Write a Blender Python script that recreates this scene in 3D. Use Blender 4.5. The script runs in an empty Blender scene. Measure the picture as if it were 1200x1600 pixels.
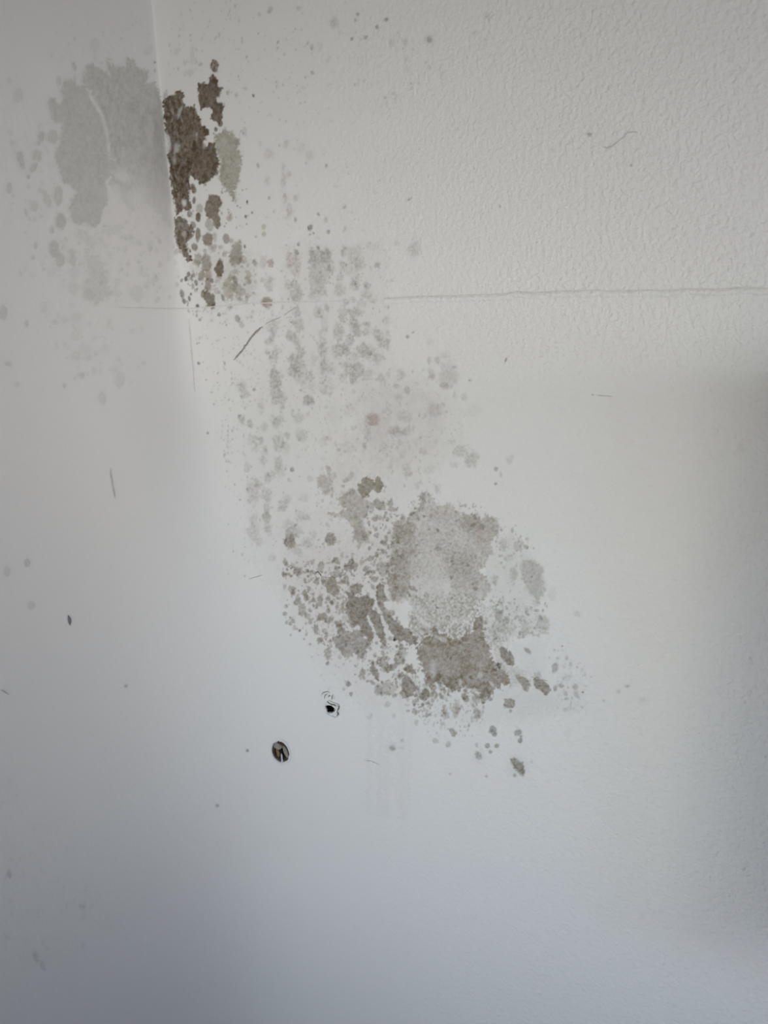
import bpy, math, os, random
import numpy as np
from mathutils import Vector, Matrix

scene = bpy.context.scene
# ------------------------------------------------------------------ camera
def R(a): return math.radians(a)
PITCH, ROLL, YAW = R(14), R(2.4), R(30)
CAM = np.array([0.3515, -0.375, 2.13])
FWD = np.array([-math.sin(YAW)*math.cos(PITCH), math.cos(YAW)*math.cos(PITCH), -math.sin(PITCH)])
_r0 = np.array([math.cos(YAW), math.sin(YAW), 0.0]); _u0 = np.cross(_r0, FWD)
RIGHT = _r0*math.cos(ROLL) - _u0*math.sin(ROLL)
UP = _u0*math.cos(ROLL) + _r0*math.sin(ROLL)
F = 1250.0
cd = bpy.data.cameras.new('camera'); cam = bpy.data.objects.new('camera', cd)
scene.collection.objects.link(cam)
cam.matrix_world = Matrix(((RIGHT[0], UP[0], -FWD[0], CAM[0]), (RIGHT[1], UP[1], -FWD[1], CAM[1]),
                           (RIGHT[2], UP[2], -FWD[2], CAM[2]), (0, 0, 0, 1)))
cd.sensor_fit = 'VERTICAL'; cd.sensor_height = 36.0; cd.lens = F/1600*36
cd.clip_start = 0.01
cd.dof.use_dof = True; cd.dof.focus_distance = 0.43; cd.dof.aperture_fstop = 11
scene.camera = cam
# ------------------------------------------------------------------ view, world, lights
vs = scene.view_settings
vs.view_transform = 'Standard'; vs.look = 'None'; vs.gamma = 1; vs.use_curve_mapping = False
vs.exposure = 0.0
w = bpy.data.worlds.new('world'); scene.world = w; w.use_nodes = True
w.node_tree.nodes['Background'].inputs[0].default_value = (0.8, 0.9, 1, 1)
w.node_tree.nodes['Background'].inputs[1].default_value = 0.0
CEIL = 2.335; RX = 3.2; RY = -3.4
LIGHTS = [  # name, place, facing direction (added area fills) or aim (added spots), size or cone, height or radius, watts r g b
 ('back_window_light', (0.7, RY+0.03, 1.35), (0, 1, 0), 0.9, 1.3, (11.7, 12.3, 11.3)),  # area light added before the solid back wall, fitted to wall brightness
 ('side_window_light', (RX-0.03, -2.2, 1.35), (-1, 0, 0), 1.3, 1.3, (0.1, 0.6, 4.4)),  # bluish area fill added at the far wall, which has no window
 ('globe_lamp_near_middle', (0.2, -1.6, CEIL-0.25), (0.2, 0, 2.08), 24, 0.2, (12.0, 8.6, 5.5)),  # soft spot added to brighten the middle of the right wall
 ('globe_lamp_near_low', (0.2, -1.6, CEIL-0.25), (0.25, 0, 1.85), 26, 0.2, (20.2, 24.3, 29.6)),  # cool spot added for the lower part of the right wall
 ('globe_lamp_near_corner', (0.2, -1.6, CEIL-0.25), (0.05, 0, 2.05), 20, 0.2, (10.6, 10.3, 9.0)),  # added spot, tuned to lift the wall beside the corner
 ('globe_lamp_far_middle', (0.8, -1.6, CEIL-0.25), (0.2, 0, 2.05), 26, 0.2, (9.8, 12.2, 9.6)),  # spot added farther right so the side box shades the wall edge
 ('globe_lamp_far_wide', (1.2, -1.5, CEIL-0.25), (0.2, 0, 2.0), 30, 0.2, (3.6, 6.0, 9.0)),  # wide bluish spot added to balance the wall brightness
 ('globe_lamp_corner', (1.5, -0.6, CEIL-0.25), (0.0, -.04, 2.13), 20, 0.2, (31.2, 28.6, 26.4)),  # strong spot added to brighten the left wall and corner
 ('globe_lamp_lower', (0.8, -1.6, 1.9), (0.2, 0, 2.05), 26, 0.2, (8.3, 5.6, 6.0)),  # another added spot, hung lower, fitted to the wall tones
]
def area(name, loc, d, sx, sy, col):
    if name.startswith('globe') or (name[0]=='s' and name[1:].isdigit()):
        ld = bpy.data.lights.new(name, 'SPOT'); ld.spot_size = R(sx); ld.spot_blend = 1.0; ld.shadow_soft_size = sy
        m = max(max(col), 1e-6); ld.energy = m; ld.color = [c/m for c in col]
        o = bpy.data.objects.new(name, ld); scene.collection.objects.link(o)
        o.location = loc; o.rotation_euler = (Vector(d)-Vector(loc)).to_track_quat('-Z', 'Y').to_euler()
        return o
    ld = bpy.data.lights.new(name, 'AREA'); ld.shape = 'RECTANGLE'; ld.size = sx; ld.size_y = sy
    m = max(max(col), 1e-6); ld.energy = m; ld.color = [c/m for c in col]
    o = bpy.data.objects.new(name, ld); scene.collection.objects.link(o)
    o.location = loc; o.rotation_euler = Vector(d).to_track_quat('-Z', 'Y').to_euler()
    return o
for L in LIGHTS:
    area(*L)
# ------------------------------------------------------------------ helpers
col_main = scene.collection
def link(name, me, mat=None, parent=None):
    o = bpy.data.objects.new(name, me); col_main.objects.link(o)
    if mat: me.materials.append(mat)
    if parent: o.parent = parent
    return o
def tag(o, label=None, cat=None, group=None, kind=None):
    if label: o['label'] = label
    if cat: o['category'] = cat
    if group: o['group'] = group
    if kind: o['kind'] = kind
    return o
def mesh_from(verts, faces, smooth=False):
    me = bpy.data.meshes.new('m'); me.from_pydata([tuple(v) for v in verts], [], [tuple(f) for f in faces])
    me.update()
    if smooth: me.polygons.foreach_set('use_smooth', [True]*len(me.polygons))
    return me
def box(lo, hi):
    x0, y0, z0 = lo; x1, y1, z1 = hi
    v = [(x0,y0,z0),(x1,y0,z0),(x1,y1,z0),(x0,y1,z0),(x0,y0,z1),(x1,y0,z1),(x1,y1,z1),(x0,y1,z1)]
    f = [(0,3,2,1),(4,5,6,7),(0,1,5,4),(1,2,6,5),(2,3,7,6),(3,0,4,7)]
    return v, f
def boxes(bs):
    V, Fc = [], []
    for b in bs:
        v, f = box(*b); n = len(V); V += v; Fc += [tuple(i+n for i in q) for q in f]
    return mesh_from(V, Fc)

# ------------------------------------------------------------------ materials
PAINT = (0.80, 0.795, 0.775)
def principled(name, colr, rough=0.5, spec=0.5):
    m = bpy.data.materials.new(name); m.use_nodes = True
    b = m.node_tree.nodes['Principled BSDF']
    b.inputs['Base Color'].default_value = (*colr, 1); b.inputs['Roughness'].default_value = rough
    b.inputs['Specular IOR Level'].default_value = spec
    return m, m.node_tree, b
def roller_bump(nt, b):
    """orange-peel of a paint roller, laid out in metres in the room so that the film of mould shares it"""
    N, L = nt.nodes, nt.links
    g = N.new('ShaderNodeNewGeometry')
    n1 = N.new('ShaderNodeTexNoise'); n1.inputs['Scale'].default_value = 420; n1.inputs['Detail'].default_value = 2.0
    n1.inputs['Roughness'].default_value = 0.5
    n2 = N.new('ShaderNodeTexNoise'); n2.inputs['Scale'].default_value = 60; n2.inputs['Detail'].default_value = 2
    n3 = N.new('ShaderNodeTexNoise'); n3.inputs['Scale'].default_value = 9; n3.inputs['Detail'].default_value = 1
    for n in (n1, n2, n3): L.new(g.outputs['Position'], n.inputs['Vector'])
    r = N.new('ShaderNodeMapRange'); L.new(n1.outputs['Fac'], r.inputs['Value'])
    r.interpolation_type = 'LINEAR'
    r.inputs['From Min'].default_value = 0.25; r.inputs['From Max'].default_value = 0.75
    b1 = N.new('ShaderNodeBump'); b1.inputs['Distance'].default_value = BUMP[0]; b1.inputs['Strength'].default_value = 1
    b2 = N.new('ShaderNodeBump'); b2.inputs['Distance'].default_value = BUMP[1]; b2.inputs['Strength'].default_value = 1
    b3 = N.new('ShaderNodeBump'); b3.inputs['Distance'].default_value = BUMP[2]; b3.inputs['Strength'].default_value = 1
    L.new(r.outputs[0], b1.inputs['Height']); L.new(n2.outputs['Fac'], b2.inputs['Height']); L.new(n3.outputs['Fac'], b3.inputs['Height'])
    L.new(b3.outputs[0], b2.inputs['Normal']); L.new(b2.outputs[0], b1.inputs['Normal'])
    L.new(b1.outputs[0], b.inputs['Normal'])
    # the paint was rolled on thicker towards the right of the right wall, thin and smooth on the left wall
    sx = N.new('ShaderNodeSeparateXYZ'); L.new(g.outputs['Position'], sx.inputs[0])
    mr = N.new('ShaderNodeMapRange'); L.new(sx.outputs['X'], mr.inputs['Value']); mr.interpolation_type = 'LINEAR'
    mr.inputs['From Min'].default_value = 0.01; mr.inputs['From Max'].default_value = 0.24
    mr.inputs['To Min'].default_value = 0.08; mr.inputs['To Max'].default_value = 1.0
    L.new(mr.outputs[0], b1.inputs['Strength'])
BUMP = (0.0006, 0.0003, 0.0006)
ROUGH = 0.55
paint, nt, bs = principled('white_wall_paint', PAINT, ROUGH, 0.3)
roller_bump(nt, bs)
ceil_m, _, _ = principled('ceiling_paint', (0.52, 0.47, 0.42), 0.8, 0.2)
floor_m, nt, bs = principled('grey_floor_boards', (0.30, 0.31, 0.33), 0.6)
frame_m, _, _ = principled('white_gloss', (0.8, 0.8, 0.8), 0.3)

# ------------------------------------------------------------------ the two walls and their rounded corner
def rad(z):
    t = np.clip((2.21 - z)/0.34, 0, 1); t = t*t*(3-2*t)
    return 0.001 + 0.10*t
def surf(s, z, off=0.0):
    """point of the plastered corner: s<0 runs out along the left wall, s>0 along the right wall"""
    r = rad(z); q = np.sqrt(s*s + r*r)
    n = np.stack([(1-s/q)/2, -(1+s/q)/2, np.zeros_like(s)], -1); n /= np.linalg.norm(n, axis=-1, keepdims=True)
    p = np.stack([(s+q)/2, -(q-s)/2, z + 0*s], -1)
    return p + n*off, n
# from survey coordinates to the walls
def ray(u, v): return FWD + RIGHT*((u-600)/F) - UP*((v-800)/F)
def project(p):
    d = p - CAM; z = d@FWD
    return 600+F*(d@RIGHT)/z, 800-F*(d@UP)/z
def locate(u, v):
    """wall coordinates (s, z) of the surveyed point"""
    d = ray(u, v)
    tr = -CAM[1]/d[1]; tl = -CAM[0]/d[0] if d[0] < 0 else 1e9
    pr = CAM+d*tr; pl = CAM+d*tl
    s, z = (pr[0], pr[2]) if tr < tl else (pl[1], pl[2])
    for _ in range(12):
        p, _n = surf(np.array([s]), np.array([z])); pu, pv = project(p[0])
        e = 1e-4
        ps, _ = surf(np.array([s+e]), np.array([z])); pz, _ = surf(np.array([s]), np.array([z+e]))
        a = (np.array(project(ps[0]))-[pu, pv])/e; b = (np.array(project(pz[0]))-[pu, pv])/e
        M = np.array([a, b]).T; ds = np.linalg.solve(M, np.array([u-pu, v-pv]))
        s += np.clip(ds[0], -.03, .03); z += np.clip(ds[1], -.03, .03)
    return float(s), float(z)

def grid_mesh(S, Z, off=0.0, cut=()):
    SS, ZZ = np.meshgrid(S, Z); p, n = surf(SS, ZZ, off)
    p = p.reshape(-1, 3); n = n.reshape(-1, 3); W = len(S); H = len(Z)
    i = (np.arange(H-1)[:, None]*W + np.arange(W-1)[None, :]).reshape(-1)
    f = np.stack([i, i+1, i+1+W, i+W], -1)
    if len(cut):
        cs = SS.ravel()[f].mean(1); cz = ZZ.ravel()[f].mean(1)
        pc, _ = surf(cs, cz); cu, cv = project(pc)
        for a, b, ra, rb, g in cut:
            g = math.radians(g); x = (cu-a)*math.cos(g)+(cv-b)*math.sin(g); y = -(cu-a)*math.sin(g)+(cv-b)*math.cos(g)
            k = (x/ra)**2+(y/rb)**2 > 1; f = f[k]; cu = cu[k]; cv = cv[k]
    me = bpy.data.meshes.new('m')
    me.vertices.add(len(p)); me.vertices.foreach_set('co', p.ravel())
    me.loops.add(len(f)*4); me.loops.foreach_set('vertex_index', f.ravel().astype(np.int32))
    me.polygons.add(len(f)); me.polygons.foreach_set('loop_start', np.arange(len(f), dtype=np.int32)*4)
    me.polygons.foreach_set('use_smooth', np.ones(len(f), bool))
    me.update(calc_edges=True)
    me.normals_split_custom_set_from_vertices(n.tolist())
    return me
Zs = np.concatenate([np.linspace(0, 1.5, 12), np.linspace(1.505, CEIL, 172)])
half = np.concatenate([np.arange(0, 0.03, 0.0006), np.arange(0.03, 0.12, 0.003), np.geomspace(0.12, 3.4, 24)])
tag(link('wall_left', grid_mesh(-half[::-1], Zs), paint), kind='structure')
hr = half.copy(); hr[-1] = RX
HOLES = [(438.5, 1175, 12.4, 17.4, -24), (515.5, 1107.5, 7.5, 5.0, 28)]       # the two drilled holes
Zh = Zs.copy()
for hu, hv, _a, _b, _c in HOLES:
    hs, hz = locate(hu, hv)
    hr = np.sort(np.concatenate([hr[np.abs(hr-hs) > .008], hs+np.arange(-.008, .0081, .0004)]))
    Zh = np.sort(np.concatenate([Zh[np.abs(Zh-hz) > .010], hz+np.arange(-.010, .0101, .0004)]))
tag(link('wall_right', grid_mesh(hr, Zh, cut=HOLES), paint), kind='structure')
T = 0.1
tag(link('ceiling', boxes([((-T, RY-T, CEIL), (RX+T, T, CEIL+T))]), ceil_m), kind='structure')
tag(link('floor', boxes([((-T, RY-T, -T), (RX+T, T, 0))]), floor_m), kind='structure')
def wall_with_window(axis, pos, a0, a1, w0, w1, z0, z1):
    def bx(a, b, c, d):
        return ((a, pos-T, c), (b, pos, d)) if axis == 'y' else ((pos, a, c), (pos+T, b, d))
    return boxes([bx(a0, w0, 0, CEIL), bx(w1, a1, 0, CEIL), bx(w0, w1, 0, z0), bx(w0, w1, z1, CEIL)])
tag(link('wall_back', boxes([((-T, RY-T, 0), (RX+T, RY, CEIL))]), paint), kind='structure')
tag(link('wall_far', boxes([((RX, RY, 0), (RX+T, 0, CEIL))]), paint), kind='structure')
box_paint, _, _ = principled('grey_painted_box', (0.16, 0.155, 0.15), 0.6, 0.3)
tag(link('added_shade_box_1', boxes([((0.356, -0.16, 1.83), (0.45, -0.0005, 2.10))]), box_paint), kind='structure')  # unseen box added to cast the dark band at the wall's right
# ------------------------------------------------------------------ map of the mould, surveyed from the photograph
# (u, v) are survey coordinates of the photographed corner, 1200 x 1600; every mesh below lies on the walls themselves
rng = np.random.default_rng(7)
MW, MH = 1200, 1600
def lin(c): c = np.asarray(c, float)/255; return np.where(c < .04045, c/12.92, ((c+.055)/1.055)**2.4)
def vnoise(sx, sy, seed, octv=1):
    """smooth value noise over the whole map, cells of sx by sy"""
    out = np.zeros((MH, MW)); amp = 1; tot = 0
    for k in range(octv):
        g = np.random.default_rng(seed+k).random((int(MH/sy)+4, int(MW/sx)+4))
        y = np.arange(MH)/sy; x = np.arange(MW)/sx
        yi = y.astype(int); xi = x.astype(int); fy = y-yi; fx = x-xi
        fy = (fy*fy*(3-2*fy))[:, None]; fx = (fx*fx*(3-2*fx))[None]
        a = g[yi][:, xi]; b = g[yi][:, xi+1]; c = g[yi+1][:, xi]; d = g[yi+1][:, xi+1]
        out += amp*((a*(1-fx)+b*fx)*(1-fy) + (c*(1-fx)+d*fx)*fy); tot += amp
        amp *= .6; sx /= 2; sy /= 2
    return out/tot
def stretch(n, k=1.8): return np.clip((n-.5)*k+.5, 0, 1)
NE = vnoise(9, 9, 11, 3)-.5          # ragged edges
NF = vnoise(3.2, 3.2, 31, 2)-.5      # fine lobes
NG = stretch(vnoise(2.6, 2.6, 51, 2), 2.4)   # grain
NM = stretch(vnoise(14, 14, 71, 3), 2.0)     # mottling
NV = stretch(vnoise(3.0, 9, 91, 2), 2.2)     # upright fibres
DEN = np.zeros((MH, MW)); COL = np.zeros((MH, MW, 3)); OWN = np.zeros((MH, MW), np.int16); OWD = np.zeros((MH, MW))
OWNERS = ['none']
_cur = [0]
def O(key):
    if key not in OWNERS: OWNERS.append(key)
    _cur[0] = OWNERS.index(key)
def albedo(app, base): return np.clip(np.array(PAINT)*lin(app)/lin(base), .01, 1)
MC = {
 'lg': albedo((138,137,129), (169,165,160)), 'lt': albedo((130,127,119), (168,164,158)),
 'br': albedo((60,45,28), (184,180,172)), 'bm': albedo((80,66,48), (184,181,174)), 'bg': albedo((96,86,71), (186,184,178)),
 'ol': albedo((102,97,76), (187,186,180)), 'gy': albedo((124,122,113), (189,189,185)), 'dg': albedo((92,90,85), (189,189,185)),
 'pk': albedo((132,120,113), (189,188,185)), 'rb': albedo((118,101,86), (188,187,182)), 'bk': albedo((48,45,42), (188,188,185)),
 'lo': albedo((104,94,76), (188,188,186)), 'l2': albedo((94,85,70), (188,188,188)), 'pg': albedo((110,98,86), (187,187,188)),
 'bl': albedo((105,108,114), (150,153,158)), 'ph': albedo((158,144,134), (190,190,187)), 'hz': albedo((150,146,142), (190,190,187)),
 'yl': albedo((128,122,104), (189,189,185)),
}
def comp(y0, y1, x0, x1, a, c, own=None):
    sl = (slice(y0, y1), slice(x0, x1)); D = DEN[sl]; n = 1-(1-D)*(1-a)
    w = np.where(n > 1e-5, a/np.maximum(n, 1e-5), 0)[..., None]
    COL[sl] = COL[sl]*(1-w) + np.asarray(c)*w; DEN[sl] = n
    m = a > np.maximum(OWD[sl]*.8, .015)
    OWN[sl][m] = _cur[0] if own is None else own; OWD[sl][m] = a[m]
def win(x0, x1, y0, y1):
    return max(0, int(x0)), min(MW, int(x1)+1), max(0, int(y0)), min(MH, int(y1)+1)
def B(x, y, rx, ry=None, d=.6, c='gy', ang=0, soft=.35, rough=.8, grain=.32):
    """one colony: an oval with lobed edges"""
    ry = rx if ry is None else ry; m = 1.7*max(rx, ry)+3
    x0, x1, y0, y1 = win(x-m, x+m, y-m, y+m)
    if x1-x0 < 2 or y1-y0 < 2: return
    Y, X = np.mgrid[y0:y1, x0:x1]; dx = X-x; dy = Y-y; a = math.radians(ang)
    p = (dx*math.cos(a)+dy*math.sin(a))/rx; q = (-dx*math.sin(a)+dy*math.cos(a))/ry
    r = np.sqrt(p*p+q*q); sz = min(rx, ry)
    r = r + rough*(NE[y0:y1, x0:x1]*1.3*min(1, sz/4) + NF[y0:y1, x0:x1]*1.0*min(1, sz/3))
    s = soft + 1.0/max(sz, 1)*.6
    t = np.clip((1+s/2-r)/s, 0, 1); t = t*t*(3-2*t)
    comp(y0, y1, x0, x1, t*d*(1-grain*(NG[y0:y1, x0:x1])), MC[c])
def Bs(c, L, **k):
    for t in L: B(*t[:5], c=c, ang=(t[5] if len(t) > 5 else 0), **k)
def sdf(pts, X, Y):
    P = np.array(pts, float); d = np.full(X.shape, 1e9); ins = np.zeros(X.shape, bool)
    for i in range(len(P)):
        ax, ay = P[i]; bx, by = P[(i+1) % len(P)]
        ex, ey = bx-ax, by-ay; wx, wy = X-ax, Y-ay
        t = np.clip((wx*ex+wy*ey)/(ex*ex+ey*ey+1e-9), 0, 1)
        d = np.minimum(d, (wx-ex*t)**2+(wy-ey*t)**2)
        c = ((ay > Y) != (by > Y)) & (X < (bx-ax)*(Y-ay)/((by-ay) if by != ay else 1e-9)+ax)
        ins ^= c
    return np.where(ins, -1, 1)*np.sqrt(d)
def P(pts, d=.8, c='gy', soft=1.5, rough=4, grain=.25, fibre=0, mottle=0, c2=None, fade=None):
    xs = [p[0] for p in pts]; ys = [p[1] for p in pts]; m = rough*2+soft+3
    x0, x1, y0, y1 = win(min(xs)-m, max(xs)+m, min(ys)-m, max(ys)+m)
    Y, X = np.mgrid[y0:y1, x0:x1]; W = (slice(y0, y1), slice(x0, x1))
    s = sdf(pts, X, Y) + rough*(NE[W]*1.9 + NF[W]*1.7 + (NG[W]-.5)*.45)
    t = np.clip((soft-s)/(2*soft), 0, 1); t = t*t*(3-2*t)
    a = t*d*(1-grain*NG[W])*(1-fibre*NV[W])*(1-mottle*NM[W])
    if fade is not None: a = a*np.clip(fade(X, Y), 0, 1)
    cc = MC[c] if c2 is None else MC[c]*(1-NM[W][..., None]) + MC[c2]*NM[W][..., None]
    comp(y0, y1, x0, x1, a, cc)
def erase(x, y, rx, ry, k=.7, ang=0, soft=.8):
    m = 1.6*max(rx, ry)+3; x0, x1, y0, y1 = win(x-m, x+m, y-m, y+m)
    Y, X = np.mgrid[y0:y1, x0:x1]; dx = X-x; dy = Y-y; a = math.radians(ang)
    p = (dx*math.cos(a)+dy*math.sin(a))/rx; q = (-dx*math.sin(a)+dy*math.cos(a))/ry
    r = np.sqrt(p*p+q*q)+NE[y0:y1, x0:x1]*.8+NF[y0:y1, x0:x1]*.5
    t = np.clip((1+soft/2-r)/soft, 0, 1); DEN[y0:y1, x0:x1] *= 1-k*t
def speck(n, pts, r=(.7, 1.8), d=(.25, .6), c=('gy',), tall=1.2, seed=0, power=2.0):
    """loose specks strewn over a region"""
    g = np.random.default_rng(1000+seed); xs = [p[0] for p in pts]; ys = [p[1] for p in pts]
    k = 0; tries = 0
    while k < n and tries < n*12:
        tries += 1
        x = g.uniform(min(xs), max(xs)); y = g.uniform(min(ys), max(ys))
        if sdf(pts, np.array([[x]]), np.array([[y]]))[0, 0] > 0: continue
        if NM[int(np.clip(y, 0, MH-1)), int(np.clip(x, 0, MW-1))] < g.random()*.6: continue
        rr = r[0]+(r[1]-r[0])*g.random()**power
        B(x, y, rr, rr*g.uniform(.8, tall*1.3), g.uniform(*d), c[g.integers(len(c))], ang=g.uniform(-25, 25), soft=.5, rough=.8)
        k += 1

# ---- left wall
O('left_speckle')
speck(190, [(100,330),(270,320),(285,470),(130,480),(60,420)], (1,3.4), (.15,.4), ('lg','lt'), 1.5, 1)
speck(60, [(60,470),(210,480),(240,560),(190,620),(110,600)], (1,3.4), (.12,.35), ('lg',), 1.5, 2)
speck(60, [(10,200),(90,180),(100,420),(20,440)], (1,3), (.12,.3), ('lg',), 1.8, 3)
speck(45, [(60,40),(240,20),(250,110),(90,110)], (.8,2), (.12,.35), ('lt',), 1.6, 4)
speck(60, [(0,1180),(140,1350),(150,1600),(0,1500)], (1,3), (.04,.14), ('bl',), 1.6, 5)
Bs('lg', [(14,125,4,5,.35,-30),(20,222,3,4,.45),(60,224,2.5,4,.6),(46,342,2,3,.4),(53,342,2.5,4,.4),(63,337,3,3,.4),(44,275,2.5,3,.8),
 (103,374,3,4,.4),(62,297,3,5,.45),(32,428,2,3,.3),(127,126,2,4,.4),(148,70,6,10,.22),(148,85,3,8,.15),(232,78,5,7,.3,30),(80,87,2,3,.3),
 (86,503,5,4,.4),(100,500,4,3,.35),(118,497,8,8,.3),(120,520,8,10,.25),(132,545,9,9,.3),(135,560,7,5,.3),(148,552,4,4,.3),(118,555,6,8,.3),
 (165,545,8,6,.2),(180,578,2.5,5,.3),(157,580,3,4,.2),(88,542,3,4,.25),(157,566,2,3,.25),(70,480,4,9,.2),(130,368,12,6,.35,30),(143,380,8,12,.32),
 (115,450,6,9,.28),(148,475,5,4,.3),(232,440,8,8,.18),(116,425,7,10,.25),(185,355,5,9,.25),(216,379,4,5,.35),(234,383,4,8,.25)])
Bs('lt', [(195,372,2,3,.4),(200,412,2.5,3,.35),(220,419,3,3,.35),(216,409,2.5,3,.4),(198,429,2,4,.3),(250,413,3,5,.35),(276,443,3,3,.3)])
O('left_patch')
P([(97,127),(100,124),(112,124),(118,134),(132,134),(138,145),(139,152),(145,160),(152,172),(158,182),(163,192),(165,205),(168,222),(170,240),
   (176,262),(172,275),(163,283),(167,300),(166,320),(160,330),(157,345),(150,352),(143,357),(140,352),(130,348),(115,350),(108,338),(105,322),
   (112,310),(120,300),(110,290),(100,285),(92,270),(88,255),(86,240),(90,225),(95,210),(98,196),(94,192),(84,190),(80,180),(75,170),(74,160),
   (78,153),(84,153),(89,160),(95,165),(97,150),(94,140)], .86, 'lg', 2.6, 3, .08, mottle=.16)
P([(130,115),(135,103),(146,101),(155,108),(165,110),(163,100),(165,90),(172,88),(176,100),(182,104),(190,101),(196,103),(199,92),(206,92),
   (212,100),(222,108),(226,105),(231,115),(232,122),(229,128),(238,128),(245,137),(246,145),(252,150),(254,165),(258,190),(263,215),(265,240),
   (268,270),(272,300),(274,330),(276,352),(268,358),(258,350),(250,335),(240,330),(235,320),(226,318),(215,325),(205,330),(195,318),(188,305),
   (180,300),(170,285),(175,262),(170,235),(166,210),(162,190),(152,170),(145,155),(138,140),(130,128)], .84, 'lg', 2.2, 4.5, .1, fibre=.28, c2='lt',
   fade=lambda X, Y: 1-.62*np.clip((Y-215)/110, 0, 1)*np.clip((X-150)/60, 0, 1))
erase(150,165,3,20,.7,-32); erase(163,195,3,20,.6,-15); erase(168,230,2,22,.5,-5); erase(168,112,2,8,.6,-20)
erase(240,160,8,12,.3); erase(234,205,5,20,.4); erase(190,275,14,9,.75,30); erase(180,300,10,12,.7); erase(213,310,14,16,.7); erase(165,300,3,14,.3)
P([(105,180),(160,200),(168,290),(100,280)], .12, 'lg', 8, 5, 0)
O('left_lower_patch')
P([(133,402),(145,395),(160,410),(168,440),(174,455),(168,468),(150,472),(135,465),(128,452),(136,430),(132,415)], .5, 'lg', 4, 6, .15, mottle=.2)
Bs('lg', [(138,460,9,10,.3),(180,455,9,9,.22),(165,430,8,8,.2),(185,440,7,6,.2)])
for i, t in enumerate([(115,103,3,7,.5,-15),(92,127,3,8,.5),(116,125,2.5,8,.5),(28,148,7,12,.35),(64,212,4.5,9,.75),(82,214,8,11,.65),(32,250,5,15,.75,-15),
      (57,243,8,9,.6),(52,262,5,9,.65,25),(14,293,4,9,.6),(90,304,7,16,.6),(73,311,6,15,.5,-22),(52,322,6,9,.45),(40,332,2.5,6,.55,-8),
      (94,345,8,14,.75),(81,359,3,6,.65),(84,389,8,14,.75,-8),(93,407,8,11,.65),(55,383,3,6,.6),(51,402,3,4,.5),(112,393,7,5,.45),(113,405,7,9,.5),
      (213,458,11,12,.28),(5,488,6,11,.55),(41,505,3,6,.5),(187,592,7,13,.34),(127,586,4,5,.55),(100,602,3,4,.45),(159,622,6,10,.38),
      (12,568,6,4,.45,15),(26,600,4,5,.3),(42,879,5,7,.42),(10,893,5,9,.3),(48,946,6,7,.28),(14,1366,3,6,.5,-20),(128,1416,6,3,.3,25),(55,1495,4,9,.45,-20),(65,1508,4,8,.35,-20)]):
    O('left_spot_%d' % i); B(*t[:5], c='bl' if t[1] > 800 else 'lg', ang=t[5] if len(t) > 5 else 0, soft=.35, rough=.35, grain=.05)

# ---- dark growth in the corner
O('corner_speckle')
speck(150, [(290,480),(345,480),(400,560),(380,700),(350,720)], (.7,1.8), (.2,.6), ('dg','gy'), 1.3, 6, 3)
speck(110, [(335,60),(480,40),(490,240),(380,250)], (.6,1.7), (.2,.55), ('dg','gy','gy'), 1.6, 7, 3)
speck(110, [(262,0),(420,0),(420,120),(262,120)], (.6,1.5), (.15,.45), ('gy','pk'), 2.2, 8, 3)
speck(75, [(290,290),(390,280),(400,370),(300,345)], (.7,2), (.4,.8), ('dg','ol'), 1.3, 9, 2)
speck(60, [(345,400),(440,400),(430,520),(350,500)], (.8,2.6), (.2,.5), ('ol','gy'), 1.2, 10, 2)
speck(90, [(300,380),(345,380),(400,400),(395,480),(320,490),(295,440)], (1,4.5), (.2,.5), ('bg','ol','ol','bg'), 1.4, 15, 1.6)
P([(300,390),(335,395),(390,400),(395,460),(340,475),(300,440)], .14, 'ol', 10, 8, .3)
speck(26, [(272,425),(315,430),(345,505),(285,490)], (.9,2.2), (.5,.85), ('dg',), 1.5, 11, 2)
P([(345,410),(400,400),(400,470),(350,475)], .10, 'ol', 9, 8, .3)
Bs('dg', [(395.5,149,1.6,2.8,1,-20),(386,315,1.5,3,1),(382,385,1.8,3,.9),(310,567,2,2.6,.85,-30),(324,676,1.8,1.8,.8)])
Bs('gy', [(356,144.5,3,4,.55),(383,138,3,3,.3),(369,149,3,4,.25),(382,206,4,8,.3),(313,100,3,3,.45),(275,80,4,7,.2),(300,85,3,14,.2),(296,112,6,5,.22),(241,97,1.7,1.7,.8),(241,110,1.5,3,.35),(359,432,3,5,.3),(406,224,3,4,.2)])
O('corner_patch')
P([(255,152),(263,150),(268,149),(274,147),(274,143),(280,141),(287,143),(289,148),(287,158),(290,166),(296,167),(303,164),(306,170),(308,178),
   (313,185),(315,193),(320,196),(325,202),(326,210),(322,212),(317,212),(320,217),(318,222),(322,226),(327,222),(334,222),(336,232),(340,243),
   (345,252),(340,262),(340,271),(333,275),(328,282),(320,286),(312,288),(306,280),(298,275),(295,280),(297,290),(296,300),(298,312),(300,320),
   (297,328),(290,328),(286,325),(282,330),(276,336),(273,325),(271,315),(268,300),(266,280),(264,260),(262,245),(264,232),(263,215),(259,205),
   (257,190),(255,170)], .97, 'br', 1.1, 3, .08, fibre=.14, c2='bm')
P([(300,235),(332,232),(340,252),(335,272),(318,283),(305,275),(300,260)], .35, 'bg', 4, 4, .1)
P([(268,150),(284,160),(286,200),(266,200)], .25, 'bg', 3, 4, .4, fibre=.5)
erase(277,228,4,9,.45,12); erase(287,316,4,5,.8); erase(263,222,3,12,.7,-8); erase(281,175,2,10,.4,20); erase(272,250,3,6,.3); erase(307,213,2,6,.4); erase(320,225,3,6,.5)
speck(60, [(258,150),(300,170),(330,220),(340,270),(300,285),(295,330),(272,320),(262,230)], (1.2,4.5), (.25,.6), ('br',), 2.0, 13)
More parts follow.
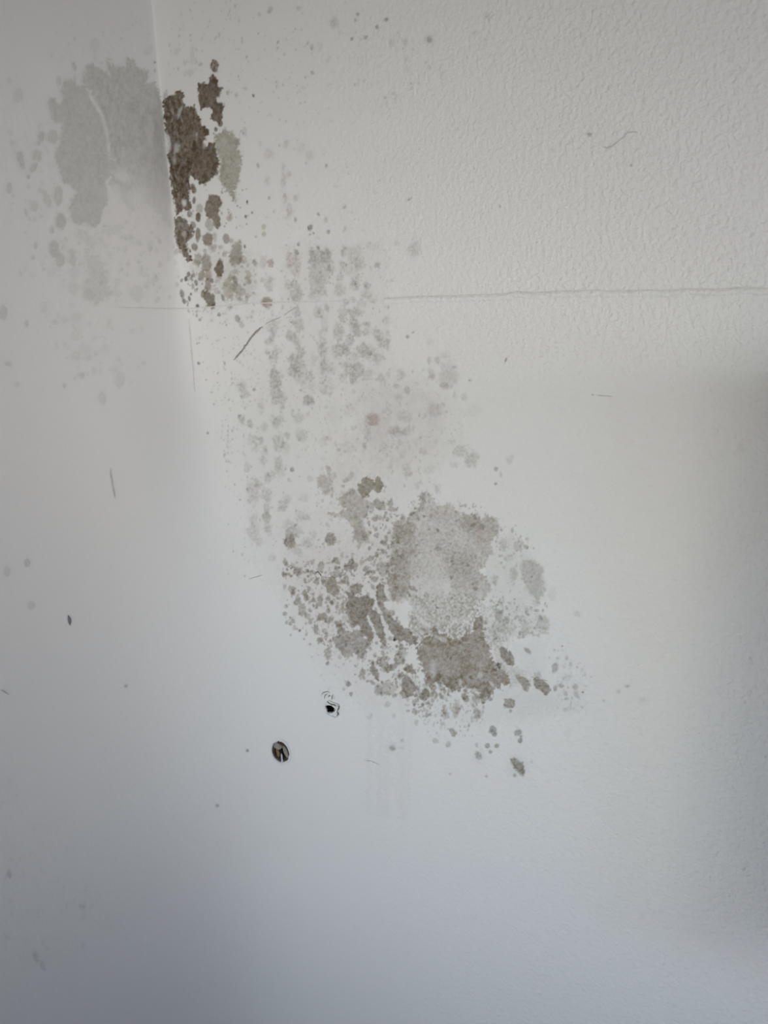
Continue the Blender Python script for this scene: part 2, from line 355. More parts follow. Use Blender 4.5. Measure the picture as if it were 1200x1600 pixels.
speck(45, [(256,150),(285,150),(290,240),(300,330),(270,320),(262,230)], (.7,1.6), (.4,.8), ('hz',), 3.5, 14)
O('corner_lower_patch')
P([(273,342),(283,338),(292,342),(297,350),(302,358),(303,368),(300,374),(293,375),(291,382),(295,388),(300,398),(299,406),(293,409),(288,401),
   (283,392),(277,384),(274,370),(272,355)], .93, 'br', 1.1, 3, .12, fibre=.2, c2='bm')
speck(30, [(272,340),(300,345),(303,375),(292,405),(276,385)], (1,3), (.3,.6), ('br',), 1.6, 12)
erase(288,365,4,5,.3); 
O('corner_upper_patch')
P([(309,129),(315,130),(318,127),(324,132),(329,118),(333,116),(338,120),(341,132),(347,137),(347,143),(342,150),(337,153),(341,160),(350,160),
   (350,172),(346,176),(348,184),(342,192),(333,190),(329,185),(331,175),(328,168),(320,168),(314,170),(310,160),(309,145)], .95, 'bm', 1.1, 2.4, .06, fibre=.1, c2='br')
O('corner_top_spot'); B(335,102,6,9.5,.92,'bm',-10,.25,.5)
O('corner_olive_patch')
P([(335,210),(345,205),(352,202),(358,208),(362,205),(372,215),(373,222),(370,232),(376,240),(379,252),(378,262),(374,270),(372,278),(370,290),
   (368,305),(366,315),(362,310),(355,298),(348,290),(343,280),(342,265),(343,250),(338,238),(335,225)], .74, 'ol', 2.6, 4, .2, mottle=.25)
Bs('dg', [(370,220,5,6,.35),(376,254,2.5,7,.35)])
O('corner_brown_clump')
P([(325,307),(332,304),(340,304),(347,316),(344,325),(342,335),(345,350),(340,357),(334,352),(331,342),(322,338),(320,325),(322,315)], .86, 'bm', 1.2, 2, .1, c2='bg')
O('corner_oval_spots')
for i, t in enumerate([(302,294,4,8,.85,'bm',-12),(303,312,2.8,6,.85,'bm',8),(311,325,5.5,7.5,.55,'gy',0),(309.5,339.5,4.2,7,.95,'bm',0),(296,334,4,6,.75,'bg',0),
      (327,352,6,9.5,.62,'gy',-10),(301,350,4,6,.7,'bg',-20),(358,340,5,5,.5,'rb',0),(324,373,8,11,.8,'bg',0),(335.5,370,3.2,8,.5,'gy',0),(309,367,4,10.5,.8,'bg',5),
      (304,386,5,6.5,.78,'bg',-25),(275,392,4,6,.4,'gy',20),(344,192,4,5,.8,'bm',0),(337,202,2.6,4,.85,'bm',0),(322,205,4,6,.8,'bm',-20),
      (309,405,6,10,.5,'ol',0),(322,412,8,13,.6,'bg',0),(325,428,6,9,.55,'rb',0),(315,430,5,9,.6,'bg',15),(325,444,5,10,.65,'bg',0),(331,438,2.6,4,.8,'dg',-20),
      (353,372,5,7,.62,'bg',0),(361,376,4,4,.45,'bg',0),(380,405,6,6,.35,'ol',0),(388,430,4.5,8,.5,'yl',0),(356,452,8,14,.5,'yl',-5),(370,450,9,8,.5,'gy',20),
      (379,456,5,6,.4,'gy',0),(348,465,3,6,.6,'dg',-15),(375,467,4,3,.5,'gy',0),(412,354,3.4,4.5,.5,'yl',0),(412,365,3.2,4,.5,'yl',0),(417,472,8,8,.7,'rb',0),
      (294,428,3,4.2,.85,'dg',0),(290,435,2.6,3.8,1,'dg',0),(302,430,3.2,4,.7,'bg',0),(306,441,3,5,.7,'bg',-20),(301,447,2.5,5,.55,'ol',0),(284,458,3,7,.65,'dg',-15),
      (287,470,3,4.5,.85,'dg',-15),(295.5,466,2,4.5,.8,'dg',-12),(298,459,2,2.5,.8,'dg',0),(308,478,2.6,3,.8,'dg',0),(342,491,2.8,3.2,.7,'dg',0),(317,458,3,7,.75,'bg',10),
      (312,499,2.5,2.5,.55,'dg',-30),(330,500,2.4,2.4,.5,'gy',0),(371,497,4,6,.6,'dg',-25),(377,507,4,7,.45,'gy',-20)]):
    O('corner_dot_%d' % i); B(*t[:5], c=t[5], ang=t[6], soft=.3, rough=.45, grain=.15)
O('corner_black_clump'); P([(337,413),(341,406),(345,404),(350,412),(349,420),(346,432),(341,430),(337,425),(335,418)], .9, 'bm', 1.1, 1.8, .1, c2='bg')
O('corner_olive_clump'); P([(361,382),(368,377),(374,376),(378,388),(379,398),(376,410),(366,417),(360,408),(358,395)], .68, 'bg', 3, 3.5, .2, c2='ol')
O('corner_grey_clump'); P([(319,456),(318,462),(321,472),(324,480),(330,483),(335,482),(337,470),(335,460),(330,458),(324,455)], .86, 'bg', 1.3, 2.5, .12, c2='bm')
# ---- streaky growth down the middle of the right wall
O('streak_field')
def Bg(c, L): Bs(c, [(t[0], t[1], t[2]*1.12, t[3]*1.12, min(.95, t[4]*1.22))+tuple(t[5:]) for t in L], soft=.85, rough=.8, grain=.55)
P([(385,590),(480,540),(600,560),(700,620),(720,700),(640,760),(600,900),(440,930),(395,850)], .16, 'hz', 26, 14, .2, mottle=.35)
P([(440,380),(600,380),(610,560),(440,600)], .07, 'gy', 20, 10, .2)
P([(560,600),(640,590),(700,640),(680,700),(600,720),(560,680)], .20, 'ph', 20, 12, .3, mottle=.4)
P([(520,690),(600,650),(620,720),(580,790),(520,800)], .22, 'ph', 16, 10, .4, mottle=.3)
P([(440,890),(470,870),(520,960),(520,1010),(455,970)], .16, 'ph', 20, 10, .3)
P([(620,680),(700,690),(660,790),(600,780)], .08, 'ph', 16, 8, .2)
speck(420, [(440,380),(610,380),(615,600),(560,640),(430,640)], (.7,2), (.15,.5), ('gy','gy','dg'), 1.3, 20, 2.5)
speck(420, [(375,600),(700,560),(740,700),(620,780),(480,860),(390,850)], (.7,2.2), (.15,.45), ('gy','gy','pk'), 1.3, 21, 2.5)
speck(90, [(360,480),(440,480),(440,620),(350,640)], (.7,1.8), (.15,.45), ('gy',), 1.4, 22, 2)
speck(60, [(345,640),(385,640),(395,900),(355,900)], (.7,1.8), (.2,.6), ('gy','dg'), 1.3, 23, 2.5)
speck(120, [(450,20),(560,0),(640,60),(700,110),(620,190),(480,190)], (.6,1.6), (.15,.5), ('gy',), 1.5, 24, 3)
speck(70, [(400,220),(600,200),(620,380),(400,380)], (.6,1.6), (.15,.5), ('gy',), 1.5, 25, 3)
Bg('gy', [(420,442,7,9,.42),(425,505,8,10,.38),(425,525,4,9,.45,10),(420,534,6,6,.4),(427,556,7,12,.5),(418,550,4,5,.35),(410,437,3,4,.42),
 (451,445,5,8,.35),(460,446,5,6,.35),(462,463,8,12,.5),(463,488,5,9,.52),(465,506,8,9,.5),(455,523,6,9,.55),(464,534,7,10,.5,-15),(469,548,6,9,.42),(457,561,8,7,.5),
 (466,571,9,10,.5),(458,578,6,7,.5),(472,590,9,9,.3),(485,586,5,8,.4),(429,583,6,6,.45),(432,595,8,11,.5),(430,611,9,9,.45),(427,627,4,6,.4),(440,626,6,13,.42),
 (487,393,4,6,.55),(490,403,5,9,.4),(508,398,6,10,.5),(486,462,4,5,.3),(497,487,6,8,.38),(497,485,2.5,3,.5),(509,480,3,6,.42,-20),(507,507,5,14,.24),(503,535,6,15,.3),
 (505,556,6,13,.36),(509,576,10,11,.34),(490,560,4,8,.2),(537,393,4,8,.45),(552,396,11,12,.28),(536,412,5,5,.42),(563,411,8,8,.32),(590,414,4,4,.55),(546,421,10,9,.25),
 (532,434,5,5,.35),(529,450,7,9,.45),(554,443,6,8,.42),(571,445,4,6,.5),(572,461,7,6,.42),(540,472,4,5,.45),(551,468,4,4,.42),(565,472,6,6,.28),(583,470,4,5,.38),
 (535,494,5,12,.42),(553,488,11,7,.45),(551,502,6,6,.45),(571,505,6,3,.5),(530,516,7,12,.45),(557,513,7,10,.55),(573,516,6,8,.4),(590,522,7,9,.48),(603,502,6,6,.28,35),
 (605,520,3,4,.5),(605,536,4,8,.55),(595,535,6,7,.35),(547,531,6,9,.48),(529,547,9,11,.5,-20),(541,549,5,9,.45,-20),(569,549,9,11,.5),(580,545,5,7,.35),(590,558,8,10,.34),
 (553,559,6,8,.4),(545,573,9,10,.45),(560,577,10,12,.42),(551,591,5,9,.5),(575,585,8,8,.3),(510,602,10,12,.2),(488,605,8,8,.2),(535,590,6,7,.25)])
Bs('dg', [(554,441,2,4,.55,-30),(571,446,2,3,.5),(454.5,503,1.6,1.6,.9),(483,410,3,3,.4),(491,417,2.5,4,.4),(514,418,3,5,.4),(497,437,5,5,.28)])
Bg('gy', [(378,606,6,11,.42),(383,615,5,6,.3),(408,635,4,9,.38,-10),(377,655,4,6.5,.45),(390,662,4,6.5,.5,-15),(412,667,6,7,.33),(432,658,9,9,.4),(430,658,4,4,.3),
 (395,686,6,9,.36),(408,686,4,5,.45),(435,691,8,10,.42),(449,680,4,5,.38),(470,680,8,9,.33),(413,705,5,7,.25),(457,645,3,4,.4),(467,653,6,6,.33),(410,719,6,8,.36),
 (435,725,6,10,.42),(386,730,4,7,.32),(418,747,5,6,.5),(403,757,5,8,.42,-20),(416,776,6,9,.42),(440,790,6,9,.45),(447,779,6,6,.35),(395,812,6,10,.3),(417,792,5,7,.4),
 (470,806,7,8,.36),(478,808,5,6,.35),(418,826,5,8,.38),(462,830,8,7,.45),(480,848,8,8,.38),(487,853,6,6,.3),(400,700,6,6,.2),(425,740,5,6,.28),(445,700,6,8,.25),
 (450,820,7,6,.3),(475,778,6,6,.2),(490,835,4,6,.3),(469,865,4,6,.3),(460,855,5,8,.3),(425,870,5,6,.25),(405,845,5,8,.25)])
Bg('pk', [(395,770,8,16,.36),(411,410,5,8,.4),(451,407,4,16,.42),(461,414,7,18,.44),(428,573,5,7,.2),(440,735,6,7,.22),(452,330,4,9,.4),(445,308,3.4,6,.5),(443,283,3.2,8,.4),
 (450,272,4,5,.35),(443,262,2.6,7,.35),(446,225,3.4,6,.35),(420,240,6,7.5,.3),(417,283,3,6,.3),(395,832,8,13,.32)])
B(423,411,5,7.5,.6,'rb',0); B(482,625,9,7,.5,'ol',0); B(487,628,4,4,.35,'dg'); B(416,807,6,7,.5,'ol')
P([(483,390),(497,388),(505,392),(512,385),(520,392),(521,420),(517,430),(510,440),(508,460),(498,462),(485,447),(480,430),(484,412)], .44, 'gy', 3, 5, .45)
Bg('gy', [(670,562,3,4,.4),(683,562,4,4,.35),(695,556,8,6,.2),(674,586,5,7,.5),(710,573,3,3,.42),(595,592,6,7,.38),(606,585,3,5,.3),(626,585,5,8,.3),(622,620,7,5,.25),(672,628,6,5,.15),
 (622,675,8,9,.34),(574,680,6,8,.4),(570,696,3,7,.5),(720,705,9,8,.4),(737,718,9,9,.42,20),(725,621,4,5,.28),(782,741,2,4,.35),(795,718,6,7,.25),(651,757,5,6,.25),(662,705,5,5,.28),
 (682,764,5,6,.35),(709,726,6,4,.22),(637,733,5,9,.35),(609,730,4,5,.2),(575,655,6,8,.3),(690,570,5,5,.2),(632,650,8,8,.25),(605,640,6,6,.25),(650,690,8,7,.15),(706,690,6,5,.18),(740,640,10,8,.1),(670,735,8,6,.12),
 (628,712,4,3,.3),(600,700,5,7,.25),(545,770,5,5,.15),(505,690,6,8,.2),(520,650,10,12,.12),(545,640,8,10,.14),(540,700,10,8,.12)])
Bs('dg', [(635,609,5,6,.35),(636,526,2.6,2.6,.7),(645,519,2.6,1.2,.6,-30),(775,733,3.4,3.6,.55),(774,755,2.4,2.4,.7),(790,562,1.2,4,.8,15),(733.5,594,2,1.8,.6),(397,608,2.4,2.8,.75),(456,733,3,3,.65),(446,732,1.8,3,.5),
 (488,114,2.8,3,.65),(671,62,3.6,4,.55),(603,30,2.8,2.6,.65),(589,42,2.6,3,.6),(571,58,3.6,2.2,.6,-35),(549,60,2.6,2.4,.55),(559,21,2.6,3.2,.6,30),(555,31,1.6,3,.5),(422,14,3.4,5.5,.4,25),
 (484,355,3.8,4.4,.8),(513,361,3,3.2,.75),(497,334,2.8,2.8,.65),(490,364,1.6,1.8,.7),(484,366,1.6,1.6,.7),(461,343,2.6,5,.65,-10),(466,381,2.4,3.4,.7),(463,394,3.6,5,.5),(497,387,3,4,.55),(405,22,2,3,.4),(403,258,2.4,4,.5),(420,309,2,3,.55)])
Bg('gy', [(522,35,5,7,.35),(466,13,3,3,.35),(487,74,2.4,4,.6),(611,67,2.4,5,.4),(632,65,3,5,.42,-20),(671,62,6,7,.2),(761,25,4.4,4.4,.3),(758,63,2.4,4,.2),(741,50,4,3,.18),(513,90,3,5,.18,20),(500,72,3,6,.18),(671,105,3,3,.22),(635,92,2,4,.22),(635,107,2,5,.2),
 (691,115,1.6,5,.3,30),(642,130,1.5,1.5,.8),(615,145,2,2,.4),(601,152,1.5,2,.7),(618,153,1.8,8,.2),(510,258,2,3,.6,25),(538,323,2,3,.5,30),(639,311,2.4,1.3,.7,-30),(781,322,1.3,1.3,.7),(462,309,3,4,.38),(484,242,5,6,.25),(470,232,4,10,.12),(509,343,2,4,.4),(647,388,8,10,.34),(538,358,2,5,.35,20),(585,385,10,5,.12),(620,380,4,4,.2)])
Bg('gy', [(1157,700,5,7,.12),(901,958,4.4,4.4,.22),(980,1072,3.6,3.2,.4),(966,1080,2.6,2.6,.4),(1003,1093,5,3,.15),(1172,1028,2,1.6,.35),(1196,1182,1.5,1.5,.6),(1162,1358,2,2,.5),(943,1094,2,2,.35),(671,534,5,4,.15),(612,438,2,2,.3)])
O('streak_field')
P([(430,820),(560,780),(640,800),(640,900),(600,1010),(520,1000),(450,900)], .10, 'pk', 16, 10, .4, mottle=.3)
speck(160, [(520,900),(560,900),(640,1000),(640,1080),(560,1060),(500,1000)], (1,3.6), (.3,.7), ('l2','lo'), 1.3, 50, 1.8)
speck(130, [(480,740),(600,740),(620,880),(500,880)], (.8,3), (.15,.45), ('pg','l2'), 1.3, 51, 1.8)
speck(120, [(440,590),(700,600),(680,760),(480,760)], (1,3.4), (.12,.36), ('pk','gy','hz'), 1.3, 52, 1.8)
O('dark_clot'); B(452,845,9,10,.82,'bm',0,.5,.5); B(450,832,6,5,.4,'ol'); B(457,852,4,4,.5,'rb')
O('round_clot'); B(516,842,9,9.5,.86,'l2',0,.2,.5)
O('red_brown_clot'); B(584,655,9,8.5,.62,'rb',0,.8,.5); B(584,655,20,16,.15,'ph',0,1,.5)
O('brown_smear'); B(612,673,9,7,.4,'rb',0,.8,.5); B(618,602,5,4,.35,'rb',0,.6,.5); B(636,671,6,7,.35,'pk')
O('olive_smudge'); B(700,590,15,16,.34,'yl',0,.7,.4); B(693,602,6,5,.3,'ol'); B(702,572,14,10,.15,'gy',0,.8)
O('pinkish_smudge'); B(678,642,12,12,.34,'pk',0,.7,.4)
O('seam_clot'); B(417,472,8.5,8.5,.45,'rb',0,.9,.5,.4); B(416,470,3,5,.35,'rb')
for i, t in enumerate([(921,210,3,3.2,.78),(986,258,1.8,1.8,.85),(862,233,1.4,1.4,.7),(339,1258,3,2.6,.5),(386,1172,2.6,2.6,.7),(196,1071,3,3,.45),(511,1111-3,1,1,.1)][:6]):
    O('lone_spot_%d' % i); B(*t, c='dg', soft=.4, rough=.3)
O('purple_blotch'); P([(493,746),(500,741),(508,741),(515,750),(518,758),(519,766),(511,772),(503,765),(497,756)], .5, 'pg', 3, 3, .2)
Bs('gy', [(513,734,4,8,.5,-10),(520,744,6,6,.45,-30),(546,746,8,6,.42,-35),(549,738,3,4,.3),(484,748,5,5,.25)]); B(512,770,7,4,.25,'gy')
# ---- big low patch
O('big_patch_halo')
P([(470,860),(560,830),(620,830),(640,1000),(660,1090),(580,1100),(500,1030)], .20, 'ph', 26, 10, .3)
P([(640,1060),(790,1060),(830,1040),(870,1100),(800,1130),(700,1130)], .14, 'hz', 14, 8, .2)
P([(780,1085),(905,1060),(915,1110),(820,1125)], .12, 'hz', 10, 6, .2)
P([(765,845),(800,835),(822,862),(850,892),(845,935),(800,960),(770,950),(750,920)], .22, 'gy', 8, 6, .3, mottle=.4)
P([(770,950),(800,945),(850,960),(850,985),(790,1000),(760,1000)], .2, 'gy', 6, 6, .5)
P([(800,1005),(850,1005),(850,1060),(800,1060)], .12, 'hz', 8, 5, .2)
for x in (575, 592, 604, 628): P([(x-5,1090),(x+5,1090),(x+4,1290),(x-4,1290)], .075, 'ph', 5, 3, .3, mottle=.3)
P([(610,1090),(650,1090),(640,1270),(615,1270)], .05, 'ph', 8, 4, .2)
speck(330, [(440,880),(520,870),(560,930),(540,1010),(500,1010),(445,970)], (.8,3.2), (.35,.8), ('l2','l2','pg'), 1.2, 30, 2.2)
speck(150, [(520,870),(620,860),(620,920),(540,920)], (.8,3), (.35,.75), ('l2','lo'), 1.2, 31, 2.2)
speck(110, [(570,790),(625,790),(620,900),(575,890)], (.8,2.4), (.4,.8), ('l2',), 1.2, 32, 2.2)
speck(300, [(640,1060),(760,1070),(755,1112),(650,1120)], (.8,2.8), (.25,.6), ('l2','lo','gy'), 1.3, 33, 2.2)
speck(90, [(650,1110),(760,1110),(740,1150),(670,1150)], (.7,2.2), (.25,.6), ('gy','dg'), 1.3, 34, 2.2)
speck(170, [(540,1010),(650,1000),(660,1090),(600,1090)], (.8,2.8), (.4,.8), ('l2','lo'), 1.2, 35, 2.2)
speck(200, [(765,930),(855,940),(855,990),(770,1005)], (.7,2.4), (.25,.65), ('gy','dg'), 1.2, 36, 2.2)
speck(120, [(770,820),(830,820),(850,930),(770,930)], (.7,2.2), (.2,.6), ('gy','dg'), 1.2, 37, 2.4)
speck(80, [(860,1000),(915,1040),(915,1110),(870,1110)], (.7,2.4), (.2,.5), ('gy',), 1.2, 38, 2.4)
speck(60, [(470,1000),(560,1010),(560,1090),(500,1090)], (.7,2.2), (.15,.45), ('gy',), 1.2, 39, 2.2)
speck(120, [(640,765),(760,790),(780,830),(620,830)], (.8,2.6), (.3,.7), ('lo','l2'), 1.2, 40, 2.2)
Bs('l2', [(446,878,4,5,.6),(445,897,5.5,5,.7),(477,930,4,9,.75,-12),(465,937,4,7,.7),(500,937,5,8,.6),(495,945,4,3,.6),(472,953,6,10,.6,-10),(480,962,4,6,.55),(503,964,7.5,6,.75),(526,948,2.2,5,.65),
 (520,940,6,5,.4),(493,984,5,9,.78,-15),(499,999,5,6,.75),(455,920,5,6,.6),(445,958,3,3,.6),(453,973,3,3,.65),(511,1036,3,3,.7),(484,1006,2.2,2.2,.6),(475,998,2,2,.5),(454,992,2,2,.4),(495,908,5.5,6,.75),
 (488,878,4,5,.62),(500,885,4.5,8,.65),(524,876,6.5,6,.75,30),(526,887,4,4,.65),(526,897,5,6,.65),(549,880,5,12,.7,8),(543,888,6,5,.6),(554,885,5,6,.6),(537,907,7.5,7.5,.45),(572,889,4,5,.65),(574,895,4,3.5,.7),
 (583,893,4.5,4,.7),(578,873,4.5,4,.55),(585,905,5,6,.75),(585,810,4.5,4.5,.62),(594,808,3,4,.5),(601,806,2.2,3,.6),(605,811,3,3.4,.72),(587,826,2.4,3,.75),(583,822,2,3,.6),(586,836,2.4,3,.75),(590,834,2,2.4,.6),
 (603,840,3.6,5,.6),(600,848,4,5.4,.7,-30),(599,860,5,3.4,.6,30),(594,864,2.4,2.4,.5),(607,856,2.4,3,.5),(610,785,5,6,.62),(612,795,5.5,4,.55),(545,1068,4.4,3.6,.75),(548,1083,3,3,.75,30),(542,1065,3,3,.4),(566,1050,4.6,4.4,.75,35),(555,1040,3,2,.5,40),
 (600,1042,12,8,.72,40),(601,1028,3.4,3.4,.8),(614,1041,9,6,.72,-15),(623,1030,8,9,.7),(628,1020,7,8,.5),(618,1060,2.6,2.6,.8),(625,1056,3,4,.6),(609,1077,10,8,.42),(604,1083,5,3,.55),(582,1066,5,3,.7,35),(574,1064,2.4,2,.6),
 (647,1097,3.4,5,.65,-25),(653,1092,1.6,4,.6,-10),(665,1085,5,8,.72),(667,1098,4,3.4,.7),(648,1112,4,5,.68,-30),(667,1117,3,3,.65),(655,1078,3,3,.7),(650,1128,3.4,4,.35),(697,1117,6,6,.5,-30),(692,1110,3,3,.5),(707,1143,4.4,6,.66,-30),
 (588,1010-6,2.6,3,.8),(577,1006,3,3,.75),(637,1110,3.4,1.8,.4)])
B(597,889,8,11.5,.62,'l2',-18,.3,.2); erase(597.5,888.5,5,8,.25,-18); B(597.5,888.5,3,5,.25,'l2',-18)
B(606,892,3,8,.5,'l2',-10); B(591,1077,6.5,8.5,.62,'l2',-15,.5,.3)
B(712,1108,5,13,.5,'rb',8,.5,.6); B(695,1090,4,3,.35,'rb'); B(636,1101,4,2,.35,'rb'); B(464,893,6,8,.75,'bm'); B(444,898,4,4,.3,'rb')
O('patch_upper_olive')
P([(558,757),(565,749),(573,744),(580,749),(586,751),(588,744),(592,745),(595,752),(601,757),(596,765),(590,770),(580,768),(574,776),(566,779),(559,769)], .86, 'lo', 1.1, 3.6, .12)
O('patch_upper_mauve')
P([(540,770),(550,765),(560,767),(568,777),(575,782),(582,784),(590,777),(600,785),(603,795),(595,798),(585,793),(582,800),(575,797),(572,805),(565,810),(570,822),
   (574,830),(577,840),(572,847),(566,850),(560,857),(558,848),(550,840),(552,827),(545,814),(535,807),(525,808),(511,803),(512,798),(530,800),(540,795),(530,786),(526,779)], .64, 'pg', 1.8, 3, .3, mottle=.25, c2='lo')
Bs('l2', [(563,832,8,12,.3),(572,842,5,6,.35),(590,787,10,8,.3),(549,768,6,5,.3)])
O('patch_left_lobe')
P([(500,905),(508,903),(512,902),(520,898),(526,905),(530,920),(530,930),(523,934),(512,925),(505,915)], .8, 'lo', 1.3, 3, .15)
O('patch_crescent')
P([(540,947),(544,938),(542,926),(548,925),(556,930),(561,933),(566,929),(575,930),(583,935),(585,943),(580,950),(588,953),(593,960),(596,972),(600,985),(602,998),
   (601,1007),(595,1004),(588,990),(582,975),(575,962),(573,965),(580,980),(584,995),(582,1003),(575,998),(568,988),(562,980),(558,975),(553,980),(548,972),(542,965),(540,955)], .86, 'l2', 1.1, 2.6, .14)
P([(546,918),(552,912),(560,910),(567,913),(566,922),(563,928),(555,927),(548,924)], .78, 'l2', 1.3, 2.5, .15)
O('patch_lower_left')
P([(524,970),(531,968),(536,975),(540,985),(545,990),(552,982),(558,978),(566,990),(575,1003),(580,1008),(572,1015),(570,1028),(562,1028),(552,1020),(545,1027),
   (540,1030),(533,1020),(525,1010),(516,1000),(518,992),(528,992),(526,980)], .76, 'l2', 1.6, 3.4, .2, mottle=.15, c2='lo')
B(512,1020,6,9,.62,'pg',0,.5,.6)
O('patch_diagonal')
P([(588,915),(594,908),(600,915),(602,930),(609,937),(604,941),(597,940),(602,947),(610,962),(615,968),(620,965),(625,975),(640,985),(650,995),(652,1005),
   (640,1005),(630,1000),(618,1000),(610,985),(603,970),(595,955),(590,945),(587,932)], .84, 'l2', 1.2, 2.6, .15)
B(612,957,5,4,.7,'pg',30); B(626,1010,4,4,.75,'l2'); B(616,999,2.4,2.4,1,'bk',0,.3,.3)
O('patch_pale_centre')
P([(614,815),(622,820),(633,815),(640,803),(648,798),(655,795),(657,777),(662,768),(672,768),(678,785),(690,789),(700,785),(705,787),(712,797),(720,800),(727,805),
   (735,803),(750,803),(752,808),(762,805),(777,812),(780,822),(775,835),(765,845),(770,860),(757,880),(750,895),(763,905),(767,918),(760,930),(740,945),
   (735,960),(720,965),(705,975),(690,985),(680,990),(665,990),(655,985),(640,975),(638,965),(645,955),(635,940),(622,942),(612,935),(608,922),(606,910),(608,900),
   (614,890),(612,880),(616,865),(625,850),(617,845),(616,830)], .55, 'lo', 2.4, 4.5, .42, mottle=.22, c2='pg',
   fade=lambda X, Y: 1-.38*np.exp(-(((X-680)/46)**2+((Y-935)/46)**2)))
P([(640,930),(740,930),(750,960),(735,1000),(690,1012),(640,985)], .42, 'lo', 5, 6, .98)
P([(612,815),(640,805),(650,850),(640,930),(615,935),(606,905),(612,870)], .4, 'lo', 6, 6, .4)
P([(720,803),(775,812),(778,835),(760,850),(730,840)], .3, 'lo', 5, 6, .35)
P([(685,850),(730,860),(755,900),(740,930),(700,920)], .3, 'lo', 8, 7, .4)
P([(740,940),(780,945),(800,1000),(770,1015),(735,1000)], .45, 'gy', 7, 7, .8)
P([(640,975),(680,985),(670,1003),(645,1003)], .5, 'lo', 4, 6, .6)
speck(200, [(625,820),(760,820),(760,920),(740,1000),(645,990),(610,900)], (.8,2.2), (.3,.7), ('lo','l2','dg'), 1.1, 41, 2)
Bs('lo', [(630,826,12,16,.3),(626,878,11,16,.35),(637,862,8,10,.2),(625,925,13,12,.5),(737,817,15,14,.38),(714,886,14,16,.25),(612,905,9,12,.45),(618,848,8,8,.3),(650,800,10,12,.2),(748,855,14,14,.15)])
Bs('ph', [(695,800,26,10,.22),(752,838,11,12,.3),(660,845,14,14,.18),(650,890,10,14,.15)])
Bs('l2', [(743,919,4,3.4,.65,30),(739,912,2.4,2.4,.5),(685,857,4.4,3.6,.42),(753,823,3.4,4.6,.42),(742,817,2.4,2.4,.4),(708,875,5,8,.25),(727,892,5,6,.22),(642,918,9,3,.5,25),(666,929,3,6,.45,-20),(615,930,8,8,.25),(619,870,6,12,.25),(660,783,5,14,.3),(622,838,6,12,.25)])
for t in [(640,945,22,7,35),(662,972,14,4,35),(606,945,5,10,0),(700,920,6,14,0)]: erase(t[0],t[1],t[2],t[3],.45,t[4])
O('patch_right_wing')
P([(815,877),(830,873),(840,880),(848,888),(848,905),(852,915),(850,925),(845,935),(838,943),(833,930),(822,920),(815,905),(812,890)], .5, 'gy', 3, 3.5, .15)
Bs('gy', [(785,852,7,9,.42),(810,853,7,9,.4),(803,898,6,11,.4),(775,903,4,5,.4),(862,928,6,9,.16),(838,942,6,6,.32),(792,968,6,6,.5),(779,962,5,8,.5),(790,980,13,11,.28),(845,967,5,5,.3),(847,976,11,12,.42),(822,980,9,10,.38),(815,966,5,5,.4),(840,992,3,3.6,.5),(770,905,6,8,.2),(765,865,6,6,.2),(795,870,8,6,.2)])
Bs('dg', [(821,854,3,2.8,.5),(800,828,2.4,3.4,.5),(813,838,1.6,3,.5,20),(810,845,2.4,2.4,.4),(823,958,2.6,5,.55,-35),(838,953,4,2.4,.5),(830.5,900.5,1.5,1.5,.9),(805,895,3,3,.3),(792,969,4,4,.4),(845,965,2,3,.4,-30),(779,957,3,3,.4),(783,879,1.5,2,.6)])
O('patch_bottom')
P([(655,1007),(664,997),(672,992),(676,982),(681,980),(686,988),(692,990),(702,994),(712,998),(722,995),(730,990),(735,990),(738,975),(745,963),(755,965),(758,980),(755,995),(762,1005),
   (768,1018),(765,1025),(770,1035),(780,1045),(790,1052),(797,1060),(797,1070),(785,1068),(783,1078),(775,1075),(770,1085),(757,1088),(750,1083),(745,1075),(735,1078),
   (722,1072),(715,1080),(700,1075),(690,1070),(680,1065),(673,1075),(665,1065),(662,1050),(655,1035),(653,1020)], .93, 'lo', 1.6, 5, .16, mottle=.12, c2='pg')
speck(90, [(650,1050),(760,1060),(775,1095),(655,1090)], (1.6,4.5), (.5,.8), ('lo','l2'), 1.2, 42, 1.4)
erase(676,1045,5,13,.4); erase(750,1055,4,4,.5); erase(690,998,10,3,.6,25); erase(768,1068,2,8,.5,-40); erase(719,1066,3,5,.5); erase(755,1020,1.4,12,.18,-35)
Bs('l2', [(740,1075,8,8,.3),(757,1080,9,6,.3),(775,1046,14,10,.25),(690,1062,8,8,.3),(705,1065,8,9,.3),(668,1060,7,7,.25)])
Bs('bk', [(779,1039,4.4,3.6,.85,40),(774,1046,3,2.6,.85),(703.5,1028.5,2,2,.8),(714,1027,1.6,1.6,.5)])
P([(690,975),(740,975),(745,1000),(695,1003)], .5, 'lo', 3, 6, .75)
P([(765,1000),(785,1005),(800,1040),(830,1060),(800,1075),(780,1050)], .3, 'pg', 5, 6, .4)
O('patch_bottom_oval'); P([(778,1012),(785,1010),(793,1014),(800,1022),(804,1032),(801,1041),(793,1038),(785,1028)], .82, 'l2', 1.3, 2, .12)
O('patch_tail_inner'); P([(803,1055),(812,1053),(822,1058),(829,1068),(825,1081),(820,1080),(812,1068)], .76, 'lo', 1.3, 2, .15)
O('patch_tail'); P([(832,1060),(840,1058),(850,1062),(858,1070),(861,1078),(853,1086),(845,1080),(836,1072)], .86, 'l2', 1.2, 2, .12); B(840,1054,5,5,.5,'gy')
O('patch_low_strip'); P([(578,1040),(583,1031),(588,1042),(592,1052),(592,1063),(586,1060),(580,1052),(576,1046)], .86, 'l2', 1.1, 2, .12)
